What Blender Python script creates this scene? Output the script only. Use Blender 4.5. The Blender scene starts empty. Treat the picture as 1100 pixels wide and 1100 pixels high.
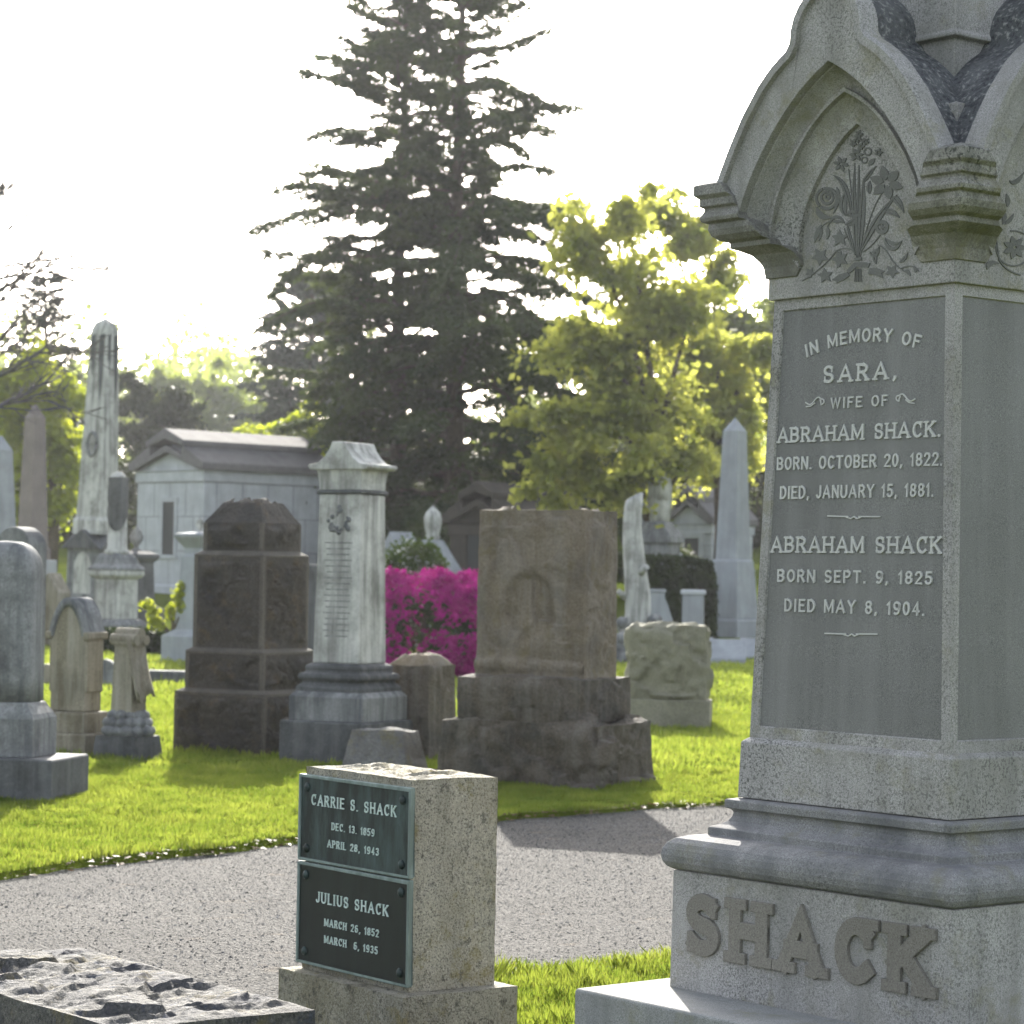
import bpy, bmesh, math, random
import numpy as np
from mathutils import Vector, noise as mn
R = math.radians
scene = bpy.context.scene
COL = scene.collection

# ---------------------------------------------------------------- camera, sky, sun, exposure
FPX, PITCH, ROLL, EYE = 2790.0, R(1.357), R(0.99), 1.45
cam_d = bpy.data.cameras.new('camera')
cam = bpy.data.objects.new('camera', cam_d)
COL.objects.link(cam)
cam.location = (0, 0, EYE)
cam.rotation_mode = 'YXZ'
from mathutils import Matrix
cam.rotation_mode = 'QUATERNION'
cam.rotation_quaternion = (Matrix.Rotation(R(90) + PITCH, 3, 'X') @ Matrix.Rotation(ROLL, 3, 'Z')).to_quaternion()
cam_d.sensor_width = 36
cam_d.lens = 36 * FPX / 1100
cam_d.clip_end = 3000
cam_d.dof.use_dof = True
cam_d.dof.focus_distance = 7.1
cam_d.dof.aperture_fstop = 9.0
scene.camera = cam

SUN_EL, SUN_AZ = R(24), R(-3.5)          # azimuth measured from +Y towards +X
world = bpy.data.worlds.new('World')
scene.world = world
world.use_nodes = True
wn = world.node_tree.nodes
sky = wn.new('ShaderNodeTexSky')
sky.sky_type = 'NISHITA'
sky.sun_disc = False
sky.sun_elevation = SUN_EL
sky.sun_rotation = SUN_AZ
sky.air_density = 1.0
sky.dust_density = 3.0
sky.ozone_density = 1.0
wn['Background'].inputs['Strength'].default_value = 0.15
hsv = wn.new('ShaderNodeHueSaturation')               # milky spring sky: less blue than a clear one
hsv.inputs['Saturation'].default_value = 0.45
world.node_tree.links.new(sky.outputs[0], hsv.inputs['Color'])
world.node_tree.links.new(hsv.outputs[0], wn['Background'].inputs['Color'])
sd = bpy.data.lights.new('sun', 'SUN')
sd.energy = 4.0
sd.angle = R(0.5)
sd.color = (1.0, 0.95, 0.86)
sun = bpy.data.objects.new('sun', sd)
COL.objects.link(sun)
sun.rotation_euler = Vector((-math.sin(SUN_AZ) * math.cos(SUN_EL), -math.cos(SUN_AZ) * math.cos(SUN_EL), -math.sin(SUN_EL))).to_track_quat('-Z', 'Y').to_euler()
scene.view_settings.view_transform = 'Standard'
scene.view_settings.look = 'None'
scene.view_settings.gamma = 1
scene.view_settings.exposure = 1.66
scene.cycles.max_bounces = 8
scene.cycles.transparent_max_bounces = 8
scene.cycles.use_denoising = True

# ---------------------------------------------------------------- survey helpers: photo pixel -> place
def ray(px, py):
    u, v = px - 550, py - 550
    c, s = math.cos(ROLL), math.sin(ROLL)
    uu, vv = u * c + v * s, -u * s + v * c
    x, y, z = uu / FPX, 1.0, -vv / FPX
    c, s = math.cos(PITCH), math.sin(PITCH)
    return np.array([x, y * c - z * s, y * s + z * c])
EO = np.array([0, 0, EYE])
def atY(px, py, Y):
    d = ray(px, py); return EO + d * (Y / d[1])
def atZ(px, py, z):
    d = ray(px, py); return EO + d * ((z - EYE) / d[2])
def on_plane(px, py, p, n):
    d = ray(px, py); return EO + d * (np.dot(p - EO, n) / np.dot(d, n))

def sstep(a, b, t):
    t = np.clip((t - a) / (b - a), 0, 1); return t * t * (3 - 2 * t)
def gz(x, y):                                   # height of the terrain
    x = np.asarray(x, float); y = np.asarray(y, float)
    z = 4.0 * sstep(50, 130, y) + 9.0 * sstep(130, 260, y)
    z = z + 0.03 * np.sin(x * 0.9 + 0.3) * np.sin(y * 0.7) * sstep(12, 20, y)
    return z
def spot(px, Y, py=620):
    x = float(atY(px, py, Y)[0]); return (x, Y, float(gz(x, Y)))

# ---------------------------------------------------------------- mesh helpers
class MB:
    def __init__(s): s.v = []; s.f = []; s.sm = []
    def add(s, vs, fs, smooth=False):
        o = len(s.v); s.v += [tuple(map(float, p)) for p in vs]
        s.f += [tuple(i + o for i in f) for f in fs]; s.sm += [smooth] * len(fs)
    def box(s, x0, x1, y0, y1, z0, z1):
        s.loft([[(x0, y0, z0), (x1, y0, z0), (x1, y1, z0), (x0, y1, z0)], [(x0, y0, z1), (x1, y0, z1), (x1, y1, z1), (x0, y1, z1)]])
    def loft(s, rings, smooth=False, closed=True, caps=True):
        n = len(rings[0]); vs = [p for r in rings for p in r]; fs = []
        for i in range(len(rings) - 1):
            for j in range(n if closed else n - 1):
                k = (j + 1) % n
                fs.append((i * n + j, i * n + k, (i + 1) * n + k, (i + 1) * n + j))
        s.add(vs, fs, smooth)
        if caps and closed:
            s.add(rings[0], [tuple(range(n))[::-1]]); s.add(rings[-1], [tuple(range(n))])
    def sq(s, levels, cx=0, cy=0, ratio=1.0, smooth=False):          # stacked square rings (half width, z)
        s.loft([[(cx - h, cy - h * ratio, z), (cx + h, cy - h * ratio, z), (cx + h, cy + h * ratio, z), (cx - h, cy + h * ratio, z)] for h, z in levels], smooth)
    def rect(s, levels, smooth=False):                               # (half x, half y, z)
        s.loft([[(-a, -b, z), (a, -b, z), (a, b, z), (-a, b, z)] for a, b, z in levels], smooth)
    def lathe(s, prof, n=20, cx=0, cy=0, smooth=True):
        s.loft([[(cx + r * math.cos(2 * math.pi * k / n), cy + r * math.sin(2 * math.pi * k / n), z) for k in range(n)] for r, z in prof], smooth)
    def prism_y(s, poly, y0, y1, smooth=False):                      # polygon in x,z pushed through y
        s.loft([[(x, y0, z) for x, z in poly], [(x, y1, z) for x, z in poly]], smooth)
    def prism_x(s, poly, x0, x1):
        s.loft([[(x0, y, z) for y, z in poly], [(x1, y, z) for y, z in poly]])
    def tube(s, path, radii, n=6, caps=True):
        rings = []; P = [Vector(p) for p in path]
        for i, p in enumerate(P):
            d = (P[min(i + 1, len(P) - 1)] - P[max(i - 1, 0)])
            if d.length < 1e-9: d = Vector((0, 0, 1))
            d.normalize()
            a = d.orthogonal().normalized() if i == 0 else (a - d * a.dot(d)).normalized()
            b = d.cross(a)
            rings.append([tuple(p + (a * math.cos(2 * math.pi * k / n) + b * math.sin(2 * math.pi * k / n)) * radii[i]) for k in range(n)])
        s.loft(rings, True, True, caps)
    def build(s, name, mat, parent=None, bevel=0, fix=True, seg=2):
        me = bpy.data.meshes.new(name)
        me.from_pydata(s.v, [], s.f)
        me.polygons.foreach_set('use_smooth', s.sm)
        if fix:
            bm = bmesh.new(); bm.from_mesh(me)
            bmesh.ops.remove_doubles(bm, verts=bm.verts, dist=1e-5)
            bmesh.ops.recalc_face_normals(bm, faces=bm.faces)
            bm.to_mesh(me); bm.free()
        me.materials.append(mat)
        o = bpy.data.objects.new(name, me); COL.objects.link(o)
        if parent is not None: o.parent = parent
        if bevel:
            m = o.modifiers.new('bevel', 'BEVEL'); m.width = bevel; m.segments = seg; m.limit_method = 'ANGLE'; m.angle_limit = R(35)
        return o

def np_obj(name, verts, k, mat, parent=None, smooth=False):
    """mesh of separate k-gons from an (n*k,3) array"""
    verts = np.ascontiguousarray(verts, dtype=np.float32).reshape(-1, 3); n = len(verts) // k
    me = bpy.data.meshes.new(name)
    me.vertices.add(n * k); me.vertices.foreach_set('co', verts.ravel())
    me.loops.add(n * k); me.loops.foreach_set('vertex_index', np.arange(n * k, dtype=np.int32))
    me.polygons.add(n); me.polygons.foreach_set('loop_start', np.arange(0, n * k, k, dtype=np.int32))
    me.polygons.foreach_set('loop_total', np.full(n, k, dtype=np.int32))
    me.update(calc_edges=True); me.materials.append(mat)
    o = bpy.data.objects.new(name, me); COL.objects.link(o)
    if parent is not None: o.parent = parent
    return o

def thing(name, label, cat, loc=(0, 0, 0), rz=0.0, group=None, tilt=(0, 0)):
    o = bpy.data.objects.new(name, None); COL.objects.link(o)
    o.empty_display_size = 0.2
    o.location = loc; o.rotation_euler = (tilt[0], tilt[1], rz)
    o['label'] = label; o['category'] = cat
    if group: o['group'] = group
    return o
def tag(o, label=None, cat=None, group=None, kind=None):
    if label: o['label'] = label
    if cat: o['category'] = cat
    if group: o['group'] = group
    if kind: o['kind'] = kind
    return o

def rough_box(name, mat, parent, hx, hy, z0, z1, amp=0.03, margin=0.0, cell=0.03, seed=0, freq=5.0, top_amp=None, taper=1.0, warp=0.0, flat=(), bulge=0.0, extra=None, smooth=True, cx=0.0, cy=0.0, taper_y=None):
    """box of tooled or rock-faced stone; amp = relief of the faces, margin = smooth drafted edge"""
    top_amp = amp if top_amp is None else top_amp
    h = z1 - z0; off = Vector((seed * 7.31, seed * 3.7, seed * 1.9))
    ty = taper if taper_y is None else taper_y
    m = MB()
    dims = {0: 2 * hx, 1: 2 * hy, 2: h}
    def rock(p):
        q = (p + off) * freq
        q = q + mn.noise_vector(q * 1.3) * 0.35
        tot = 0.0
        for sc, w in ((0.7, 0.75), (1.9, 0.33), (4.6, 0.12)):
            k = q * sc
            pt = mn.voronoi(k)[1][0]
            rv = mn.cell_vector(pt * 37.7)
            tot += w * ((k - pt).dot(rv) * 1.5 + (rv.x - .5) * 0.7)
        return max(-.75, min(.6, tot)) + 0.18 * mn.noise(q * 7.0)
    for ax in range(3):
        u, w = [i for i in range(3) if i != ax]
        nu = max(2, int(dims[u] / cell)); nw = max(2, int(dims[w] / cell))
        for sgn in (-1, 1):
            key = ('-' if sgn < 0 else '+') + 'xyz'[ax]
            if key == '-z': continue
            vs = []
            for i in range(nu + 1):
                for j in range(nw + 1):
                    t = [0, 0, 0]; t[u] = i / nu; t[w] = j / nw; t[ax] = (1 + sgn) / 2
                    p = Vector(((t[0] * 2 - 1) * hx, (t[1] * 2 - 1) * hy, z0 + t[2] * h))
                    eu = min(t[u], 1 - t[u]) * dims[u]; ew = min(t[w], 1 - t[w]) * dims[w]
                    e = min(eu, ew)
                    A = top_amp if ax == 2 else amp
                    if key in flat: A = 0
                    if margin > 0: fall = min(1, max(0, (e - margin) / 0.025))
                    else: fall = min(1, e / 0.05) if (ax == 2 or True) else 1
                    dsp = (rock(p) * A + bulge * (A > 0) * (1 - (1 - min(1, e / 0.12)) ** 2)) * fall
                    if extra: dsp += extra(key, p)
                    q = p.copy(); q[ax] += sgn * dsp
                    if warp:
                        nv = mn.noise_vector((p + off) * freq * 0.7)
                        nv2 = mn.noise_vector((p - off) * freq * 2.6)
                        q += (nv + 0.45 * nv2) * warp * (0.0 if t[2] == 0 else 1.0)
                    k = (q.z - z0) / h
                    vs.append((cx + q.x * (1 + (taper - 1) * k), cy + q.y * (1 + (ty - 1) * k), q.z))
            fs = []
            for i in range(nu):
                for j in range(nw):
                    a = i * (nw + 1) + j
                    fs.append((a, a + nw + 1, a + nw + 2, a + 1))
            m.add(vs, fs, smooth)
    o = m.build(name, mat, parent)
    me = o.data
    try: me.set_sharp_from_angle(angle=R(48))
    except Exception: pass
    return o

# ---------------------------------------------------------------- material helpers
def new_mat(name):
    m = bpy.data.materials.new(name); m.use_nodes = True
    nt = m.node_tree; b = nt.nodes['Principled BSDF']
    return m, nt, b
def N(nt, t, **kw):
    n = nt.nodes.new(t)
    for k, v in kw.items(): setattr(n, k, v)
    return n
def ramp(nt, fac, stops):
    r = N(nt, 'ShaderNodeValToRGB'); el = r.color_ramp.elements
    while len(el) < len(stops): el.new(0.5)
    for e, (p, c) in zip(el, stops):
        e.position = p; e.color = (*c, 1) if len(c) == 3 else c
    nt.links.new(fac, r.inputs[0]); return r.outputs[0]
def mix(nt, fac, a, b, mode='MIX'):
    n = N(nt, 'ShaderNodeMix', data_type='RGBA', blend_type=mode)
    for sock, val in ((n.inputs[0], fac), (n.inputs[6], a), (n.inputs[7], b)):
        if hasattr(val, 'links'): nt.links.new(val, sock)
        elif isinstance(val, (int, float)): sock.default_value = val
        else: sock.default_value = (*val, 1)
    return n.outputs[2]
def coords(nt, scale=(1, 1, 1), world_space=False):
    tc = N(nt, 'ShaderNodeTexCoord')
    if world_space:
        src = N(nt, 'ShaderNodeNewGeometry').outputs['Position']
    else:
        oi = N(nt, 'ShaderNodeObjectInfo')
        va = N(nt, 'ShaderNodeVectorMath', operation='ADD')
        sc = N(nt, 'ShaderNodeMath', operation='MULTIPLY'); sc.inputs[1].default_value = 17.0
        nt.links.new(oi.outputs['Random'], sc.inputs[0])
        nt.links.new(tc.outputs['Object'], va.inputs[0]); nt.links.new(sc.outputs[0], va.inputs[1])
        src = va.outputs[0]
    mp = N(nt, 'ShaderNodeMapping'); mp.inputs['Scale'].default_value = scale
    nt.links.new(src, mp.inputs[0]); return mp.outputs[0]
def noise_tex(nt, vec, scale, detail=3, rough=0.55):
    n = N(nt, 'ShaderNodeTexNoise'); n.inputs['Scale'].default_value = scale
    n.inputs['Detail'].default_value = detail; n.inputs['Roughness'].default_value = rough
    nt.links.new(vec, n.inputs['Vector']); return n.outputs['Fac']

def stone(name, base, dark, light, grain=260, grain_amt=0.5, stain=None, stain_amt=0.0, streak=None, streak_amt=0.0, moss=None, moss_amt=0.0, bump=0.25, bump_scale=None, rough=0.85, lich=None, lich_amt=0.0, stain_scale=3.0, pits=0.0, pit_scale=130):
    m, nt, b = new_mat(name)
    v = coords(nt)
    g = noise_tex(nt, v, grain, 2, 0.7)
    spk = ramp(nt, g, [(0.36, dark), (0.46, base), (0.56, base), (0.68, light)])
    c = mix(nt, grain_amt, base, spk)
    big = noise_tex(nt, v, 1.6, 5, 0.6)
    c = mix(nt, 0.55, c, ramp(nt, big, [(0.3, (0.62, 0.62, 0.62)), (0.7, (1.25, 1.25, 1.25))]), 'MULTIPLY')
    if stain_amt:
        s = noise_tex(nt, v, stain_scale, 7, 0.68)
        f = ramp(nt, s, [(0.47, (0, 0, 0)), (0.66, (stain_amt,) * 3)])
        c = mix(nt, f, c, stain)
    if streak_amt:
        v2 = coords(nt, (1, 1, 0.07))
        s = noise_tex(nt, v2, 9.0, 5, 0.65)
        f = ramp(nt, s, [(0.44, (0, 0, 0)), (0.66, (streak_amt,) * 3)])
        c = mix(nt, f, c, streak)
    if moss_amt:
        s = noise_tex(nt, v, 5.5, 8, 0.72)
        f = ramp(nt, s, [(0.54, (0, 0, 0)), (0.66, (moss_amt,) * 3)])
        c = mix(nt, f, c, moss)
    if lich_amt:
        s = noise_tex(nt, v, 21.0, 6, 0.75)
        f = ramp(nt, s, [(0.57, (0, 0, 0)), (0.63, (lich_amt,) * 3)])
        c = mix(nt, f, c, lich)
    if pits:                                     # black lichen dots in drifting patches
        s = ramp(nt, noise_tex(nt, v, pit_scale, 3, 0.6), [(0.52, (0, 0, 0)), (0.6, (1, 1, 1))])
        w = ramp(nt, noise_tex(nt, v, 2.6, 5, 0.6), [(0.42, (0.12, 0.12, 0.12)), (0.66, (1, 1, 1))])
        c = mix(nt, mix(nt, 1.0, mix(nt, 1.0, s, w, 'MULTIPLY'), (pits,) * 3, 'MULTIPLY'), c, (0.06, 0.062, 0.055))
    nt.links.new(c, b.inputs['Base Color'])
    b.inputs['Roughness'].default_value = rough
    b.inputs['Specular IOR Level'].default_value = 0.35
    if bump:
        bp = N(nt, 'ShaderNodeBump'); bp.inputs['Strength'].default_value = bump; bp.inputs['Distance'].default_value = 0.01 if bump < .65 else 0.03
        bs = noise_tex(nt, v, bump_scale or grain * 0.5, 5, 0.7)
        nt.links.new(bs, bp.inputs['Height']); nt.links.new(bp.outputs[0], b.inputs['Normal'])
    return m

def leafy(name, c0, c1, trans=0.5, tint=(1.0, 1.0, 0.5), vary=0.8, rough=0.6, straw=None):
    m, nt, b = new_mat(name)
    v = coords(nt, world_space=True)
    f = noise_tex(nt, v, vary, 4, 0.7)
    c = ramp(nt, f, [(0.35, c0), (0.65, c1)])
    if straw:
        s2 = noise_tex(nt, v, 55.0, 2, 0.6); s3 = noise_tex(nt, v, 1.1, 4, 0.6)
        c = mix(nt, ramp(nt, s2, [(0.54, (0, 0, 0)), (0.62, (0.75, 0.75, 0.75))]), c, mix(nt, s3, straw, c0))
    nt.links.new(c, b.inputs['Base Color']); b.inputs['Roughness'].default_value = rough
    b.inputs['Specular IOR Level'].default_value = 0.25
    t = N(nt, 'ShaderNodeBsdfTranslucent'); nt.links.new(mix(nt, 1.0, c, tint, 'MULTIPLY'), t.inputs['Color'])
    ms = N(nt, 'ShaderNodeMixShader'); ms.inputs[0].default_value = trans
    nt.links.new(b.outputs[0], ms.inputs[1]); nt.links.new(t.outputs[0], ms.inputs[2])
    nt.links.new(ms.outputs[0], nt.nodes['Material Output'].inputs['Surface'])
    return m
def plain(name, c, rough=0.7, metal=0.0):
    m, nt, b = new_mat(name); b.inputs['Base Color'].default_value = (*c, 1)
    b.inputs['Roughness'].default_value = rough; b.inputs['Metallic'].default_value = metal
    return m

M = {}
M['granite'] = stone('weathered grey granite', (0.35, 0.338, 0.33), (0.12, 0.12, 0.12), (0.55, 0.55, 0.53), 300, 0.75, (0.2, 0.195, 0.16), 0.6, (0.17, 0.17, 0.16), 0.5, (0.17, 0.16, 0.07), 0.5, 0.3, pits=0.75)
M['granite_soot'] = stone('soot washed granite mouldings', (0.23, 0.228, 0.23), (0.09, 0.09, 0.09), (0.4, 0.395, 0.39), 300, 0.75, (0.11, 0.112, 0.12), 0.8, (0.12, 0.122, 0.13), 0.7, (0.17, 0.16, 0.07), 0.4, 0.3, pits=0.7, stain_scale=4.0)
M['granite_mottled'] = stone('lichen mottled granite', (0.27, 0.262, 0.245), (0.1, 0.1, 0.1), (0.45, 0.44, 0.42), 260, 0.75, (0.1, 0.1, 0.085), 0.85, (0.13, 0.125, 0.1), 0.6, (0.15, 0.14, 0.06), 0.6, 0.4, pits=1.0, pit_scale=90, stain_scale=7.0)
M['granite_panel'] = stone('polished grey granite', (0.17, 0.17, 0.165), (0.07, 0.07, 0.07), (0.3, 0.3, 0.29), 340, 0.75, (0.11, 0.11, 0.105), 0.3, (0.24, 0.24, 0.235), 0.4, bump=0.1, rough=0.55)
M['granite_letter'] = stone('pale hammered granite letters', (0.5, 0.5, 0.48), (0.35, 0.35, 0.33), (0.62, 0.62, 0.6), 300, 0.5, bump=0.2)
M['granite_carving'] = stone('dark carved granite', (0.15, 0.15, 0.142), (0.08, 0.08, 0.08), (0.22, 0.22, 0.21), 300, 0.6, bump=0.2)
M['granite_name'] = stone('brownish weathered granite letters', (0.19, 0.177, 0.155), (0.09, 0.083, 0.07), (0.28, 0.265, 0.235), 260, 0.7, bump=0.2)
M['granite_dark'] = stone('darker roof granite', (0.1, 0.105, 0.11), (0.04, 0.04, 0.045), (0.34, 0.34, 0.33), 60, 0.85, (0.05, 0.05, 0.055), 0.7, (0.25, 0.25, 0.25), 0.3, bump=0.8, bump_scale=30)
M['granite_base'] = stone('pale granite base', (0.3, 0.305, 0.3), (0.12, 0.12, 0.12), (0.48, 0.48, 0.47), 300, 0.7, (0.2, 0.2, 0.18), 0.5, streak=(0.16, 0.165, 0.17), streak_amt=0.5, moss=(0.2, 0.19, 0.07), moss_amt=0.4, bump=0.3, pits=0.5)
M['marker'] = stone('coarse tan granite', (0.6, 0.56, 0.46), (0.2, 0.19, 0.165), (0.78, 0.75, 0.66), 150, 0.9, (0.32, 0.28, 0.17), 0.6, streak=(0.2, 0.18, 0.13), streak_amt=0.45, moss=(0.3, 0.24, 0.05), moss_amt=0.65, lich=(0.1, 0.095, 0.08), lich_amt=0.7, bump=1.0, bump_scale=110, pits=0.5, pit_scale=60)
M['rough_grey'] = stone('rough lichened grey granite', (0.2, 0.195, 0.185), (0.07, 0.07, 0.075), (0.34, 0.33, 0.31), 120, 0.7, (0.12, 0.11, 0.1), 0.75, moss=(0.2, 0.17, 0.06), moss_amt=0.5, lich=(0.12, 0.13, 0.16), lich_amt=0.6, bump=0.9, bump_scale=40)
M['slab'] = stone('dark weathered slab granite', (0.125, 0.12, 0.112), (0.04, 0.04, 0.044), (0.25, 0.24, 0.22), 120, 0.75, (0.06, 0.062, 0.075), 0.9, moss=(0.2, 0.16, 0.06), moss_amt=0.6, lich=(0.07, 0.08, 0.11), lich_amt=0.7, bump=1.0, bump_scale=40, pits=0.6, pit_scale=50, stain_scale=6.0)
M['brown'] = stone('dark brownstone', (0.07, 0.062, 0.054), (0.022, 0.02, 0.019), (0.14, 0.125, 0.11), 90, 0.6, (0.045, 0.042, 0.042), 0.8, moss=(0.14, 0.1, 0.05), moss_amt=0.4, bump=0.8, bump_scale=35)
M['brown_trim'] = stone('tooled brownstone', (0.11, 0.098, 0.083), (0.05, 0.043, 0.036), (0.16, 0.15, 0.13), 90, 0.6, (0.07, 0.065, 0.06), 0.6, (0.06, 0.055, 0.05), 0.5, bump=0.5, bump_scale=60)
M['tan'] = stone('tan grey rockface stone', (0.19, 0.155, 0.11), (0.075, 0.06, 0.042), (0.29, 0.245, 0.185), 70, 0.5, (0.09, 0.08, 0.066), 0.7, (0.34, 0.32, 0.29), 0.25, (0.14, 0.115, 0.05), 0.6, bump=0.7, bump_scale=40)
M['tan_dark'] = stone('dark tan rockface stone', (0.115, 0.095, 0.072), (0.035, 0.03, 0.025), (0.23, 0.2, 0.16), 70, 0.5, (0.05, 0.047, 0.042), 0.8, (0.26, 0.24, 0.21), 0.35, bump=0.8, bump_scale=40)
M['olive'] = stone('greenish grey rockface stone', (0.24, 0.23, 0.17), (0.12, 0.11, 0.08), (0.36, 0.35, 0.28), 90, 0.5, (0.13, 0.125, 0.08), 0.6, moss=(0.3, 0.3, 0.2), moss_amt=0.4, bump=0.7, bump_scale=40)
M['marble'] = stone('weathered white marble', (0.52, 0.52, 0.49), (0.3, 0.3, 0.28), (0.66, 0.66, 0.62), 60, 0.3, (0.15, 0.15, 0.13), 0.75, (0.12, 0.12, 0.11), 0.75, bump=0.4, bump_scale=50)
M['marble_dirty'] = stone('sooty stained marble', (0.23, 0.235, 0.235), (0.11, 0.11, 0.11), (0.37, 0.37, 0.36), 60, 0.4, (0.07, 0.07, 0.072), 0.85, (0.07, 0.075, 0.08), 0.85, bump=0.4, bump_scale=50)
M['marble_dark'] = stone('dark sooty marble', (0.09, 0.093, 0.095), (0.045, 0.045, 0.045), (0.17, 0.17, 0.17), 60, 0.4, (0.035, 0.035, 0.035), 0.8, (0.2, 0.2, 0.2), 0.4, bump=0.4, bump_scale=50)
M['ochre_marble'] = stone('ochre stained marble', (0.21, 0.185, 0.135), (0.09, 0.08, 0.055), (0.33, 0.3, 0.235), 60, 0.5, (0.1, 0.085, 0.055), 0.85, (0.42, 0.4, 0.34), 0.5, bump=0.4, bump_scale=50)
M['bluegrey'] = stone('blue grey granite', (0.3, 0.32, 0.34), (0.2, 0.21, 0.23), (0.4, 0.42, 0.44), 120, 0.4, (0.2, 0.2, 0.21), 0.35, (0.18, 0.19, 0.2), 0.4, bump=0.15)
M['vault'] = stone('pale grey vault granite', (0.42, 0.44, 0.46), (0.3, 0.31, 0.33), (0.5, 0.52, 0.54), 60, 0.4, (0.3, 0.31, 0.32), 0.4, (0.28, 0.29, 0.3), 0.35, bump=0.3, bump_scale=25)
M['vault_roof'] = stone('dark stained roof slabs', (0.13, 0.123, 0.122), (0.1, 0.1, 0.1), (0.3, 0.29, 0.28), 40, 0.5, (0.09, 0.085, 0.085), 0.6, bump=0.4, bump_scale=25)
M['shade_stone'] = stone('brown vault stone in painted shade', (0.06, 0.05, 0.04), (0.035, 0.03, 0.025), (0.09, 0.075, 0.06), 40, 0.5, (0.04, 0.035, 0.03), 0.6, bump=0.4, bump_scale=25)  # brown stone, its colour lowered to carry the deep shade under the conifers
M['void'] = plain('dark door and slit shade', (0.02, 0.022, 0.022), 0.6)  # doors, and the slit, where this colour stands for the dark inside
M['joint'] = plain('mortar joint', (0.2, 0.2, 0.2), 0.9)
M['bark'] = stone('rough bark', (0.085, 0.065, 0.042), (0.035, 0.028, 0.018), (0.14, 0.11, 0.075), 12, 0.7, bump=1.0, bump_scale=14)
M['bark_grey'] = stone('grey twigs', (0.11, 0.1, 0.095), (0.05, 0.045, 0.04), (0.17, 0.16, 0.15), 12, 0.6, bump=0.6, bump_scale=14)
M['maple_leaf'] = leafy('fresh maple leaves', (0.18, 0.22, 0.06), (0.47, 0.48, 0.15), 0.76, (1.3, 1.25, 0.75), 0.9)
M['lime_leaf'] = leafy('lime young leaves', (0.2, 0.25, 0.03), (0.42, 0.45, 0.08), 0.72, (1.2, 1.2, 0.45), 0.6)
M['far_leaf'] = leafy('distant spring leaves', (0.14, 0.18, 0.055), (0.27, 0.305, 0.1), 0.65, (1.2, 1.2, 0.7), 0.25)
M['needle'] = leafy('dark conifer needles', (0.034, 0.055, 0.022), (0.08, 0.105, 0.036), 0.38, (1.2, 1.15, 0.6), 0.5)
M['needle_far'] = leafy('grey conifer needles', (0.03, 0.042, 0.03), (0.06, 0.075, 0.045), 0.25, (1, 1, 0.7), 0.5)
M['dark_leaf'] = leafy('dark evergreen leaves', (0.02, 0.03, 0.012), (0.05, 0.06, 0.02), 0.25, (1, 1, 0.6), 0.9)
M['hedge_leaf'] = leafy('clipped hedge leaves', (0.012, 0.022, 0.006), (0.035, 0.055, 0.012), 0.3, (1.1, 1.1, 0.4), 3.0)
M['shrub_leaf'] = leafy('mid green shrub leaves', (0.04, 0.075, 0.015), (0.1, 0.14, 0.03), 0.4, (1.1, 1.1, 0.4), 3.0)
M['azalea'] = leafy('magenta azalea petals', (0.3, 0.004, 0.17), (0.56, 0.03, 0.33), 0.35, (1.1, 0.6, 0.9), 5.0)
M['white_petal'] = leafy('white blossom', (0.6, 0.6, 0.55), (0.75, 0.75, 0.7), 0.4, (1, 1, 1), 2.0)
M['grass'] = leafy('spring grass blades', (0.105, 0.168, 0.032), (0.255, 0.31, 0.085), 0.6, (1.2, 1.15, 0.55), 2.2, straw=(0.34, 0.3, 0.13))
M['litter'] = leafy('dry brown leaves', (0.08, 0.045, 0.02), (0.18, 0.11, 0.055), 0.2, (1, 0.9, 0.7), 9.0)

# bronze
def bronze(name, base, green, amt, rough=0.45):
    m, nt, b = new_mat(name); v = coords(nt); v2 = coords(nt, (1, 1, 0.25))
    f = ramp(nt, noise_tex(nt, v2, 16, 6, 0.7), [(0.42, (0, 0, 0)), (0.7, (amt,) * 3)])
    c = mix(nt, f, base, green)
    nt.links.new(c, b.inputs['Base Color']); b.inputs['Metallic'].default_value = 0.2
    b.inputs['Roughness'].default_value = rough
    b.inputs['Specular IOR Level'].default_value = 0.3
    bp = N(nt, 'ShaderNodeBump'); bp.inputs['Strength'].default_value = 0.15; bp.inputs['Distance'].default_value = 0.003
    nt.links.new(noise_tex(nt, v, 300, 2), bp.inputs['Height']); nt.links.new(bp.outputs[0], b.inputs['Normal'])
    return m
M['bronze'] = bronze('dark patinated bronze', (0.02, 0.026, 0.024), (0.085, 0.13, 0.125), 0.75, 0.6)
M['bronze_dark'] = bronze('near black patinated bronze', (0.016, 0.02, 0.019), (0.03, 0.042, 0.04), 0.4)
M['verdigris'] = bronze('verdigris rim', (0.15, 0.19, 0.175), (0.3, 0.37, 0.35), 0.8, 0.7)
M['bronze_letter'] = bronze('pale raised bronze letters', (0.58, 0.68, 0.64), (0.4, 0.52, 0.48), 0.5, 0.6)

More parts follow.
